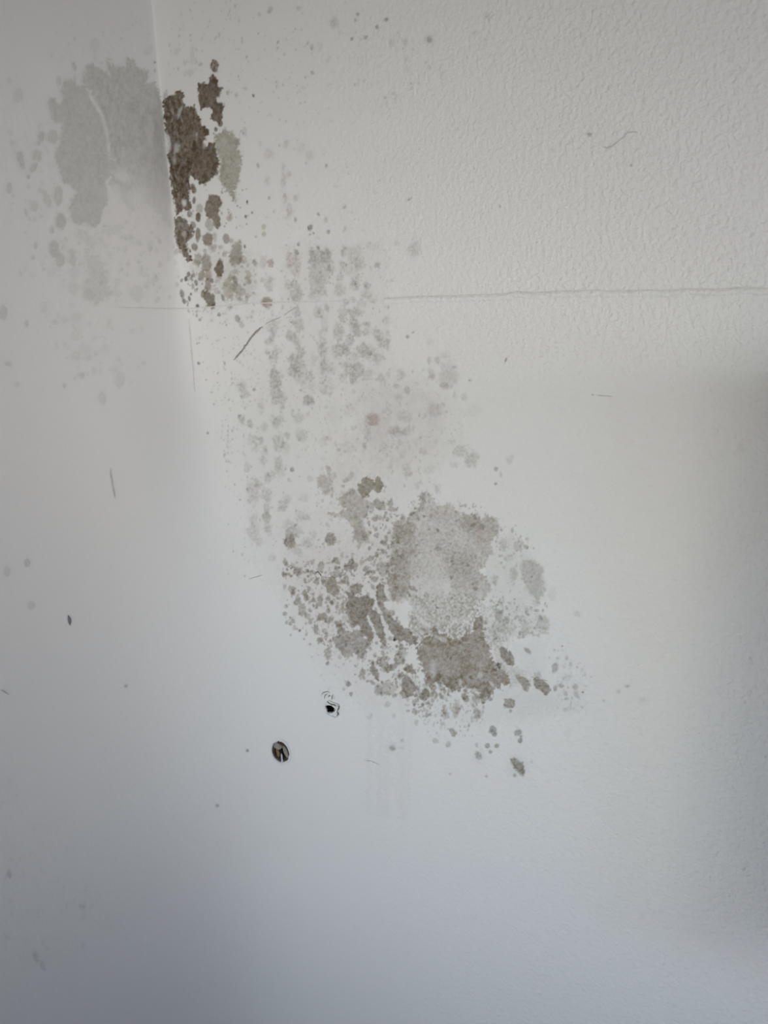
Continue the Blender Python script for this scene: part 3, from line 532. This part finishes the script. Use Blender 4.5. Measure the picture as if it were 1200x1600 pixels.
O('patch_low_round'); P([(626,1060),(634,1053),(643,1060),(649,1072),(647,1085),(638,1089),(630,1080),(625,1070)], .82, 'l2', 1.2, 2.4, .12); B(631,1084,5,6,.7,'l2'); B(637,1092,3,4,.45,'rb')
O('patch_low_leaf'); P([(630,1044),(636,1037),(642,1039),(648,1048),(649,1052),(645,1053),(637,1049)], .82, 'l2', 1.1, 2, .12)
O('loose_clot_diagonal'); B(824,1016,3.4,7,.72,'dg',-45,.5,.4)
O('loose_clot_butterfly'); B(795,1099,9,8.5,.85,'l2',15,.25,.5); B(797,1110,4,2.6,.65,'l2')
O('loose_clot_tall'); B(867,1042,5,7,.62,'dg',10,.5,.6); B(865,1049,3,3,.4,'gy')
O('loose_clot_chain_a'); B(770,1138,5,5,.78,'dg',0,.35,.5); B(772,1146,4,4.4,.7,'dg',0,.35,.5); B(766,1142,3,3,.5,'gy')
O('loose_clot_chain_b'); B(809,1144,5.5,5,.78,'dg',0,.4,.6); B(812,1156,4.4,4,.75,'dg',0,.4,.6); B(813,1150,2.6,3,.6,'dg')
O('loose_clot_largest'); P([(794,1184),(803,1184),(810,1188),(817,1191),(820,1203),(819,1212),(811,1210),(804,1200),(799,1191)], .88, 'l2', 2, 2, .1); B(808,1198,16,17,.14,'gy',0,.8,.4); B(804,1211,3,2.6,.6,'dg')
O('loose_clot_oval'); B(747,1180,5,6.5,.66,'dg',-35,.6,.3); B(747,1180,9,11,.12,'gy',0,.8)
O('loose_clot_low_left'); B(613,1168,4.6,4.4,.66,'dg',0,.7,.3); B(613,1168,9,9,.12,'gy',0,.9)
for i, t in enumerate([(628,1156,3,3,.45),(680,1157,5,4,.6),(700,1162,4,4.4,.6),(746,1116,6,8,.62),(743,1094,7,4.6,.5),(761,1165,3.6,4,.65),(766,1174,3.4,3,.65),(776,1164,4,3.6,.75),
    (744,1163,2.6,3.4,.4),(760,1212,2.4,2.4,.5),(703,1208,2.2,2.2,.4),(885,1028,3,3,.55),(871,1028,3,2.4,.45),(866,1015,2,2,.5),(858,1027,2,2,.35),(867,1075,3,5,.68),(877,1071,4,3,.62),
    (898,1072,4.4,4.4,.6),(900,1083,4,6,.45),(885,1058,7,6,.25),(883,1083,3,4,.35),(885,1091,3.4,2.4,.55),(883,1108,5,4,.38),(891,1106,3.4,3.4,.32),(910,1081,1.8,1.6,1),(878,1009,1.2,1.4,.8),
    (605,1100,5,4.4,.4),(580,1117,3,3,.35),(576,1121,4,3,.25),(615,1118,3,3,.35),(543,1068,3,3,.4),(627,1168,6,2.4,.2),(830,1190,2.4,2.4,.25),(923,1057,2,1.4,.3),(887,1146,6,6,.08),(760,1005,4,4,.3)]):
    O('fringe_spot_%d' % i); B(*t, c='l2' if t[4] > .6 else 'gy', soft=.5, rough=.5)
# the growth is granular: fine grains and pin-pricks of bare paint everywhere, denser dots on a coarser scale
_g = stretch(vnoise(1.7, 1.7, 131, 1), 2.0); _h = stretch(vnoise(4.5, 4.5, 151, 2), 2.2)
_k = np.ones((MH, MW)); _k[:480, 240:400] = .35
DEN = np.clip(DEN*(1-.16*_g*_k)*(1.10-.22*_h*_k), 0, 1)
# ------------------------------------------------------------------ mould film
def stain_material(name, rough):
    m, nt, b = principled(name, PAINT, rough, 0.2)
    a = nt.nodes.new('ShaderNodeVertexColor'); a.layer_name = 'stain'
    nt.links.new(a.outputs['Color'], b.inputs['Base Color']); roller_bump(nt, b)
    return m
stain = stain_material('mould_stain', ROUGH+.1)
STEP = 0.00033; THR = 0.035
def sample(A, u, v):
    u = np.clip(u-.5, 0, MW-1.001); v = np.clip(v-.5, 0, MH-1.001); i = u.astype(int); j = v.astype(int); fu = u-i; fv = v-j
    if A.ndim == 3: fu = fu[..., None]; fv = fv[..., None]
    return (A[j, i]*(1-fu)+A[j, i+1]*fu)*(1-fv)+(A[j+1, i]*(1-fu)+A[j+1, i+1]*fu)*fv
FILMS = {}
ALB = np.array(PAINT)*(1-DEN[..., None]) + COL*DEN[..., None]
for s0, s1, z0, z1 in ((-0.19, 0.0, 1.80, CEIL-.002), (0.0, 0.345, 1.84, CEIL-.002)):
    S = np.arange(round((s1-s0)/STEP)+1)*STEP+s0; Z = np.arange(round((z1-z0)/STEP)+1)*STEP+z0
    SS, ZZ = np.meshgrid(S, Z); p, n = surf(SS, ZZ, 0.0)
    u, v = project(p)
    ok = (u > 0) & (u < MW-1) & (v > 0) & (v < MH-1)
    d = np.where(ok, sample(DEN, u, v), 0); c = sample(ALB, u, v)
    own = np.where(ok, OWN[np.clip(v, 0, MH-1).astype(int), np.clip(u, 0, MW-1).astype(int)], 0)
    q = np.stack([own[:-1, :-1], own[1:, :-1], own[:-1, 1:], own[1:, 1:]], -1)
    cell_own = q.max(-1)
    cell = (np.maximum.reduce([d[:-1, :-1], d[1:, :-1], d[:-1, 1:], d[1:, 1:]]) > THR) & (cell_own > 0)
    p = p + n*(0.00012 + 0.00010*np.clip(d, 0, 1))[..., None]
    Wd = len(S); Pf = p.reshape(-1, 3); Nf = n.reshape(-1, 3); Cf = c.reshape(-1, 3)
    rr, cc_ = np.nonzero(cell); ko = cell_own[rr, cc_]; base = rr*Wd+cc_
    order = np.argsort(ko, kind='stable'); ko = ko[order]; base = base[order]
    ids, starts = np.unique(ko, return_index=True); ends = np.append(starts[1:], len(ko))
    for k, a, b in zip(ids, starts, ends):
        bb = base[a:b]; f = np.stack([bb, bb+1, bb+1+Wd, bb+Wd], -1)
        FILMS.setdefault(OWNERS[k], []).append((f, Pf, Nf, Cf))
def film(key):
    V, N_, C_, Q = [], [], [], []; n0 = 0
    for f, Pf, Nf, Cf in FILMS[key]:
        uq, inv = np.unique(f.ravel(), return_inverse=True)
        V.append(Pf[uq]); N_.append(Nf[uq]); C_.append(Cf[uq]); Q.append(inv.reshape(-1, 4)+n0); n0 += len(uq)
    V = np.concatenate(V); N_ = np.concatenate(N_); C_ = np.concatenate(C_); Q = np.concatenate(Q)
    org = V.mean(0)
    me = bpy.data.meshes.new('film'); me.vertices.add(len(V)); me.vertices.foreach_set('co', (V-org).ravel())
    me.loops.add(Q.size); me.loops.foreach_set('vertex_index', Q.ravel().astype(np.int32))
    me.polygons.add(len(Q)); me.polygons.foreach_set('loop_start', np.arange(len(Q), dtype=np.int32)*4)
    me.polygons.foreach_set('use_smooth', np.ones(len(Q), bool)); me.update(calc_edges=True)
    at = me.color_attributes.new('stain', 'FLOAT_COLOR', 'POINT')
    at.data.foreach_set('color', np.concatenate([C_, np.ones((len(C_), 1))], 1).ravel())
    me.normals_split_custom_set_from_vertices(N_.tolist())
    return me, org, len(Q)
ORD = ['', 'first', 'second', 'third', 'fourth', 'fifth', 'sixth', 'seventh', 'eighth', 'ninth', 'tenth', 'eleventh', 'twelfth', 'thirteenth',
       'fourteenth', 'fifteenth', 'sixteenth', 'seventeenth', 'eighteenth', 'nineteenth', 'twentieth', 'twenty-first', 'twenty-second', 'twenty-third',
       'twenty-fourth', 'twenty-fifth', 'twenty-sixth', 'twenty-seventh', 'twenty-eighth', 'twenty-ninth', 'thirtieth']
PATCH = {
 'left_patch': 'large pale grey mould patch on the left wall beside the brown one',
 'left_lower_patch': 'faint grey mould cloud under the large pale grey patch on the left wall',
 'corner_patch': 'dark brown mould patch with a straight left edge running down the corner',
 'corner_lower_patch': 'mottled brown mould tongue hanging under the dark brown corner patch',
 'corner_upper_patch': 'brown jagged mould patch up and to the right of the corner patch',
 'corner_olive_patch': 'olive grey mould patch on the right side of the dark brown patch',
 'corner_brown_clump': 'chunky brown mould clump just below the olive and dark brown patches',
 'corner_black_clump': 'small dark lozenge-shaped mould clump among the ovals below the brown patch',
 'corner_olive_clump': 'blurred olive mould clump right of the brown ovals above the wall seam',
 'corner_grey_clump': 'dark grey slanting mould clump lowest under the corner, just above the seam',
 'purple_blotch': 'soft purplish grey blotch left of the olive clump above the low patch',
 'patch_upper_olive': 'crisp olive mould clump with a toothed top edge above the mauve patch',
 'patch_upper_mauve': 'mauve grey ragged mould patch between the olive clump and the round clot',
 'patch_left_lobe': 'small olive grey mould lobe left of the crescent-shaped growth',
 'patch_crescent': 'dark grey mould growth with two slanting fingers pointing down right',
 'patch_lower_left': 'grey forked mould patch directly under the growth with slanting fingers',
 'patch_diagonal': 'narrow dark mould band slanting down to the right past a black speck',
 'patch_pale_centre': 'big pale grainy rubbed mould patch in the middle of the low growth',
 'patch_right_wing': 'pale grey oval mould patch at the right edge of the low growth',
 'patch_bottom': 'broad grey-brown mould patch along the bottom of the low growth',
 'patch_bottom_oval': 'slanting oval mould patch just right of two black specks',
 'patch_tail_inner': 'small grey mould lobe in the tail, nearer the broad bottom patch',
 'patch_tail': 'dark grey mould lobe with a fine scratch across its top in the tail',
 'patch_low_strip': 'narrow upright dark mould strip at the lower left of the low growth',
 'patch_low_round': 'rounded dark mould lobe left of the broad bottom patch, dripping below',
 'patch_low_leaf': 'leaf-shaped mould lobe directly above the rounded lobe',
}
SINGLE = {
 'corner_top_spot': 'brown diamond-shaped mould spot topmost above the jagged brown patch',
 'dark_clot': 'dark brown blurred mould clot at the foot of the grey streaks',
 'round_clot': 'round dark olive mould clot standing alone above the low growth',
 'red_brown_clot': 'reddish brown blurred mould clot in the pinkish middle of the stain',
 'brown_smear': 'soft brown smear just right of the reddish brown clot',
 'olive_smudge': 'faint olive smudge right of the streaks, above the pinkish smudge',
 'pinkish_smudge': 'faint pinkish grey smudge below the olive smudge',
 'seam_clot': 'reddish brown blurred mould spot sitting on the horizontal wall seam',
 'loose_clot_diagonal': 'dark slanting mould clot above the tail of the low growth',
 'loose_clot_butterfly': 'butterfly-shaped mould clot loose below the tail of the low growth',
 'loose_clot_tall': 'tall dark mould clot right of the tail of the low growth',
 'loose_clot_chain_a': 'pair of touching dark mould clots below the butterfly clot, left pair',
 'loose_clot_chain_b': 'pair of stacked dark mould clots straight above the lowest large clot',
 'loose_clot_largest': 'largest and lowest loose mould clot, blurred, under the low growth',
 'loose_clot_oval': 'blurred oval mould clot left of the lowest large clot',
 'loose_clot_low_left': 'blurred round mould spot alone right of the empty screw hole',
 'lone_spot_0': 'dark round speck on the clean upper right wall beside the hairline scratch',
 'lone_spot_1': 'tiny dark speck right of and below the hairline scratch',
 'lone_spot_2': 'tiny dark speck left of and below the dark round speck',
 'lone_spot_3': 'small grey speck on the clean wall lower left of the wall plug',
 'lone_spot_4': 'small dark speck on the clean wall just left of the wall plug',
 'lone_spot_5': 'small grey speck on the left wall far below the dark tick',
}
FIELD = {
 'left_speckle': ('mould_speckle', 'loose pale grey specks scattered around the grey patch on the left wall'),
 'corner_speckle': ('mould_speckle', 'fine dark specks scattered around the brown growth in the corner'),
 'streak_field': ('mould_streaks', 'faint grey mould dabs in upright streaks between corner and low growth'),
 'big_patch_halo': ('mould_speckle', 'clustered grey mould specks and pinkish haze around the low growth'),
}
def sets():
    out = {}
    for key in FILMS:
        x = key.rsplit('_', 1)
        if key.startswith(('left_spot_', 'corner_dot_', 'fringe_spot_')): out.setdefault(x[0], []).append(key)
    return out
area_of = {}
for key in FILMS:
    me, org, nq = film(key)
    if key in FIELD:
        o = link(FIELD[key][0], me, stain); o.location = org; tag(o, FIELD[key][1], 'mould', kind='stuff')
    elif key in PATCH:
        o = link('mould_patch', me, stain); o.location = org; tag(o, PATCH[key], 'mould patch', 'mould patches on the two walls')
    elif key in SINGLE:
        o = link('mould_spot', me, stain); o.location = org; tag(o, SINGLE[key], 'mould spot', 'loose mould spots around the growth')
    else:
        u, v = project(np.array(org)); px = nq
        cmean = float(np.mean([c for f, Pf, Nf, Cf in FILMS[key] for c in [Cf[np.unique(f.ravel())].mean()]]))
        area_of[key] = (me, org, nq, cmean, float(u), float(v))
def place_words(key, u, v):
    if key.startswith('left'):
        if v > 780: return 'on the lower left wall', 'faint spots on the lower left wall'
        if v > 470: return 'below seam level, left wall', 'grey spots on the left wall below seam level'
        return 'around the large grey patch', 'grey spots around the large grey patch'
    if key.startswith('corner'):
        if u > 342: return 'right of the corner growth', 'spots right of the brown corner growth'
        if v < 400: return 'below the brown corner patch', 'oval spots below the dark brown corner patch'
        if u < 312: return 'under the brown tongue', 'small spots under the brown tongue'
        return 'between brown tongue and wall seam', 'spots between the brown tongue and the seam'
    if u > 850: return 'right of the low growth', 'spots in the tail of the low growth'
    if u < 640: return 'lower left of low growth', 'spots at the lower left of the low growth'
    return 'below the broad bottom patch', 'loose spots below the broad bottom patch'
buckets = {}
for key, r in area_of.items():
    w_, g_ = place_words(key, r[4], r[5]); buckets.setdefault((w_, g_), []).append((r[5], key))
for (w_, g_), L in buckets.items():
    L.sort()
    for i, (_, key) in enumerate(L):
        me, org, nq, cm, u, v = area_of[key]
        size = 'tiny' if nq < 70 else 'small' if nq < 220 else 'medium' if nq < 500 else 'large'
        shade = 'dark' if cm < .42 else 'grey' if cm < .56 else 'pale grey' if cm < .66 else 'faint'
        o = link('mould_spot', me, stain); o.location = org
        tag(o, f'{size} {shade} mould spot {w_}, {ORD[i+1]} from the top', 'mould spot', g_)

# ------------------------------------------------------------------ scratches and the seam
def strip(pts, width, height, taper=True, seed=0, jitter=.25, sub=4):
    """a low ridge with a rounded back that follows the wall along surveyed points; width in metres"""
    g = np.random.default_rng(seed)
    sz = np.array([locate(*p) for p in pts]); dense = []
    for a, b in zip(sz[:-1], sz[1:]):
        n = max(2, int(np.linalg.norm(b-a)/0.0012*sub/4)); dense += [a+(b-a)*t for t in np.linspace(0, 1, n, endpoint=False)]
    dense.append(sz[-1]); D_ = np.array(dense); n = len(D_)
    tan = np.gradient(D_, axis=0); tan /= np.linalg.norm(tan, axis=1)[:, None]+1e-12; nor = np.stack([-tan[:, 1], tan[:, 0]], 1)
    D_ = D_ + nor*(g.normal(0, jitter, n)*width*.35)[:, None]
    t = np.linspace(0, 1, n); w = width*(.6+.5*g.random(n))*(np.minimum(1, np.minimum(t, 1-t)*8+.15) if taper else 1)
    prof = [(-.5, -.00003), (-.28, .75), (0, 1), (.28, .75), (.5, -.00003)]; V = []
    for k, (a, h) in enumerate(prof):
        q = D_+nor*(w*a)[:, None]; hh = np.where(h > 0, h*height, -.00003)*(w/width if h > 0 else 1)
        p, nn = surf(q[:, 0], q[:, 1]); V.append(p+nn*(hh+.00026)[..., None] if np.ndim(hh) else p+nn*(.00026+hh))
    V = np.stack(V, 1).reshape(-1, 3); m = len(prof)
    fs = [(i*m+j, i*m+j+1, (i+1)*m+j+1, (i+1)*m+j) for i in range(n-1) for j in range(m-1)]
    org = V.mean(0); me = mesh_from(V-org, fs, True)
    return me, org
def mark(name, pts, width, height, mat, label, cat, **k):
    me, org = strip(pts, width, height, **k); o = link(name, me, mat); o.location = org
    return tag(o, label, cat)
def flatmat(name, app, base=(180,180,178), rough=.7):
    m, nt, b = principled(name, tuple(albedo(app, base)), rough, .2)
    N, L = nt.nodes, nt.links
    g = N.new('ShaderNodeNewGeometry'); n1 = N.new('ShaderNodeTexNoise'); n1.inputs['Scale'].default_value = 900
    L.new(g.outputs['Position'], n1.inputs['Vector'])
    mx = N.new('ShaderNodeMix'); mx.data_type = 'RGBA'; c = albedo(app, base)
    mx.inputs['A'].default_value = (*(c*.75), 1); mx.inputs['B'].default_value = (*np.clip(c*1.25, 0, .9), 1)
    L.new(n1.outputs['Fac'], mx.inputs['Factor']); L.new(mx.outputs['Result'], b.inputs['Base Color'])
    return m
scr_dark = flatmat('scratch_dark', (128,121,114), (184,184,180)); scr_mid = flatmat('scratch_grey', (144,143,140)); scr_pale = flatmat('scratch_pale', (146,146,142))
seam_dirt = flatmat('seam_line_grey', (164,163,158), (178,178,174)); seam_faint = flatmat('seam_line_faint', (175,175,171), (184,184,180))
PX = 0.00036
mark('scratch', [(365,563),(371,556),(378,548),(385,539),(391,529),(400,519),(411,510)], 3.6*PX, .00012, scr_dark, 'dark curved diagonal scratch just below the wall seam', 'scratch', seed=3)
mark('scratch', [(414,507),(425,501),(440,495)], 1.3*PX, .0001, scr_mid, 'faint dotted scratch continuing the dark diagonal one, nearer half', 'scratch', seed=4)
mark('scratch', [(443,493),(452,487),(460,482),(467,479)], 1.3*PX, .0001, scr_mid, 'faint dotted scratch ending at the wall seam, farther half', 'scratch', seed=5)
mark('scuff_mark', [(172,731),(174,748),(177,765),(180,779)], 2.4*PX, .0001, scr_mid, 'thin upright scuff halfway down the left wall', 'scuff', seed=6)
mark('scuff_mark', [(106,961),(108,967),(109.5,977)], 5.5*PX, .0002, flatmat('tick_grey', (84,86,90), (158,160,163)), 'short dark tick on the left wall below the thin scuff', 'scuff', seed=7, jitter=.05)
mark('scratch', [(942,228),(948,231),(955,229),(965,222),(975,214),(980,208),(988,206),(998,207)], 1.7*PX, .0001, flatmat('hairline_grey', (146,144,140), (172,171,166)), 'fine curled hairline scratch on the clean upper right wall', 'scratch', seed=8)
mark('scratch', [(924,617),(928,616.5)], 2.6*PX, .0001, scr_mid, 'tiny dark nick at the left end of a dotted line, right wall', 'scratch', seed=9)
mark('scratch', [(931,617),(940,618),(948,618.6),(958,619.5)], 1.1*PX, .00005, scr_pale, 'faint dotted line right of the tiny dark nick', 'scratch', seed=10)
mark('scratch', [(828,1057),(840,1060),(850,1062),(856,1064)], 1.3*PX, .00002, scr_mid, 'thin scratch across the top of the tail lobe', 'scratch', seed=11)
mark('scratch', [(388,905),(398,902),(411,898)], 1.3*PX, .0001, scr_mid, 'thin short scratch left of the low growth', 'scratch', seed=12)
mark('scratch', [(493,894),(497,893),(501,898),(503,901)], 2.2*PX, .0002, flatmat('scratch_black', (92,89,85)), 'short black curl in the low growth, near its upper left', 'scratch', seed=13)
mark('scratch', [(503,901),(510,901.5),(519,902)], 1.1*PX, .0001, scr_dark, 'hair-thin line running right from the short black curl', 'scratch', seed=14)
mark('scratch', [(571,1188),(580,1189),(594,1195)], 1.1*PX, .0001, scr_pale, 'barely visible thin scratch in the clean wall under the low growth', 'scratch', seed=15)
mark('scuff_mark', [(1,1078),(6,1081),(14,1086)], 2*PX, .0001, flatmat('scuff_shade', (118,121,126), (142,146,152)), 'small pale scuff at the left end of the left wall', 'scuff', seed=16)
mark('scratch', [(295,498),(297,520),(299,550),(302,580),(304,612)], 2.6*PX, .00001, flatmat('painted_crease_shade', (176,176,172), (184,184,180)), 'faint upright line of painted shade in the corner under the brown growth', 'crease', seed=17)  # corner shading painted as a thin grey strip
seam = bpy.data.objects.new('wall_seam', None); col_main.objects.link(seam)
SP = [(1236,452),(1200,454),(1160,452),(1120,455),(1080,454),(1040,457),(1000,456),(950,458),(935,456),(900,457),(870,458),(840,460),(825,460),(808,458),(790,462),(760,463),(700,465),(650,466),(600,469)]
SQ = [(600,469),(560,470),(500,471),(450,472),(400,474),(350,478),(300,482),(240,482),(170,480)]
_, o0 = strip(SP, .001, .0001); seam.location = o0; tag(seam, 'thin raised horizontal paint seam running right from the corner across the wall', 'seam')
def seam_part(name, pts, w_, h_, m, dv=0, **k):
    me, org = strip([(a, b+dv) for a, b in pts], w_, h_, **k); o = link(name, me, m, seam); o.location = Vector(org)-Vector(o0); return o
seam_part('paint_ridge', SP, 8*PX, .0005, paint, 2.6, taper=False, seed=21, jitter=.1)
seam_part('dirt_line', SP, 2.6*PX, .00004, seam_dirt, -2.4, taper=False, seed=22, jitter=.0)
seam_part('dirt_line', SQ, 2.0*PX, .0001, seam_faint, 0, taper=True, seed=23, jitter=.2)

# ------------------------------------------------------------------ the two drilled holes
def disc(u, v, ru, rv, ang, rings, n=36, wob=.08, seed=0, wobv=None):
    """rings: list of (scale, height off the wall); open centre when the last scale is > 0"""
    g = np.random.default_rng(seed); s0, z0 = locate(u, v); s1, z1 = locate(u+1, v); s2, z2 = locate(u, v+1)
    J = np.array([[s1-s0, s2-s0], [z1-z0, z2-z0]]); ph = np.linspace(0, 2*math.pi, n, endpoint=False); a = math.radians(ang)
    wv = 1+wob*np.interp(ph, np.linspace(0, 2*math.pi, 13), (lambda r: np.append(r, r[0]))(g.normal(0, 1, 12)))
    V = []
    for sc, h in rings:
        x = ru*sc*wv*np.cos(ph); y = rv*sc*wv*np.sin(ph); X = x*math.cos(a)-y*math.sin(a); Y = x*math.sin(a)+y*math.cos(a)
        d = J@np.stack([X, Y]); p, nn = surf(s0+d[0], z0+d[1]); V.append(p+nn*h)
    V = np.concatenate(V); fs = []
    for r in range(len(rings)-1):
        for i in range(n):
            j = (i+1) % n; fs.append((r*n+i, (r+1)*n+i, (r+1)*n+j, r*n+j))
    if rings[-1][0] < .2: fs.append(tuple((len(rings)-1)*n+i for i in reversed(range(n))))
    return V, fs
def solid(name, args, m, parent, o0, smooth=True):
    V, fs = disc(*args[0], **args[1]); me = mesh_from(V-o0, fs, smooth); return link(name, me, m, parent)
chip, _, _ = principled('chipped_paint', (0.74, 0.74, 0.73), .5, .3)
plug_d = flatmat('plug_brown_plastic', (58,50,40), (176,178,180), .9); plug_g = flatmat('plug_grey_plastic', (112,110,106), (176,178,180), .8)
hole_k = flatmat('hole_black', (22,20,18), (182,184,186)); flake = flatmat('torn_paper_flake', (150,152,168), (178,180,184))
def wall_point(u, v): s, z = locate(u, v); return surf(np.array([s]), np.array([z]))[0][0]

t = bpy.data.objects.new('wall_plug', None); col_main.objects.link(t); o0 = wall_point(438.5, 1175); t.location = o0
tag(t, 'brown and grey wall plug in a rough oval hole, lower left of the mould', 'wall plug')
solid('hole_rim', ((438.5,1175,13.2,18.5,-24,[(1.16,.00012),(1.07,.00035),(.98,.0003),(.93,.0000),(.9,-.003),(.86,-.012)]), dict(seed=31, wob=.05)), chip, t, o0)
solid('plug_collar', ((438.5,1176,11.6,16.4,-24,[(1.06,-.0012),(1.0,-.0003),(.84,-.0002),(.72,-.0009),(.62,-.004),(.5,-.012),(.01,-.013)]), dict(seed=32, wob=.07)), plug_d, t, o0)
solid('plug_jaw', ((434,1167,7.5,5.6,18,[(1.0,-.0016),(.8,-.0002),(.5,.0001),(.05,-.0003)]), dict(seed=33, wob=.1)), plug_g, t, o0)
solid('plug_jaw', ((446.5,1176,3.6,11,-24,[(1.0,-.0016),(.8,-.0001),(.5,.0002),(.05,.0001)]), dict(seed=34, wob=.12)), plug_g, t, o0)
solid('plug_jaw', ((434,1178,3.6,7,-20,[(1.0,-.0022),(.8,-.0008),(.5,-.0006),(.05,-.0006)]), dict(seed=37, wob=.12)), flatmat('plug_tan_plastic', (98,84,62), (176,178,180), .9), t, o0)
solid('dark_slot', ((438,1175,3.4,5.2,-20,[(1.0,-.0012),(.9,-.0007),(.05,-.0007)]), dict(seed=35, wob=.15)), hole_k, t, o0)
me, og = strip([(440,1177),(440.5,1183),(441,1189),(439.5,1193)], 5*PX, .0001, taper=True, seed=36); o = link('torn_paper_flake', me, flake, t); o.location = Vector(og)-Vector(o0)
t = bpy.data.objects.new('screw_hole', None); col_main.objects.link(t); o0 = wall_point(515.5, 1106); t.location = o0
tag(t, 'small empty black screw hole with chipped paint, above right of the wall plug', 'screw hole')
solid('bore', ((515.5,1107.5,7.6,5.0,28,[(1.12,.0002),(1.05,.0003),(.98,-.0002),(.94,-.004),(.9,-.016),(.02,-.017)]), dict(seed=41, wob=.08)), hole_k, t, o0)
solid('chipped_rim', ((516,1107,12.5,9.5,30,[(1.1,.0001),(1.0,.0005),(.85,.0005),(.7,.0003),(.66,.0001),(.64,-.001)]), dict(seed=42, wob=.1)), chip, t, o0)
gap = flatmat('paint_crack_grey', (104,106,100), (182,184,186))
for k, (pts, w_) in enumerate([([(511,1095.5),(516,1099),(522,1101),(527,1103)], 3.4), ([(527,1100),(530,1103),(529,1107),(527.5,1112),(529,1116),(526,1118)], 3.0),
        ([(502,1086),(505,1082),(511,1080.5),(516,1082)], 1.3), ([(507,1092),(508,1086),(512,1084)], 1.2), ([(513,1090),(514,1086),(517,1088)], 1.3), ([(518,1094),(519,1088),(521,1084)], 1.5)]):
    me, og = strip(pts, w_*PX, .0009 if k < 2 else .0003, seed=50+k); o = link('paint_crack', me, gap, t); o.location = Vector(og)-Vector(o0)
for k, pts in enumerate([[(513,1093.5),(520,1097.5),(527,1099.5),(531,1103)], [(509,1112),(516,1117),(524,1121),(530,1118)]]):
    me, og = strip(pts, 2.6*PX, .0009, seed=60+k); o = link('paint_curl', me, chip, t); o.location = Vector(og)-Vector(o0)
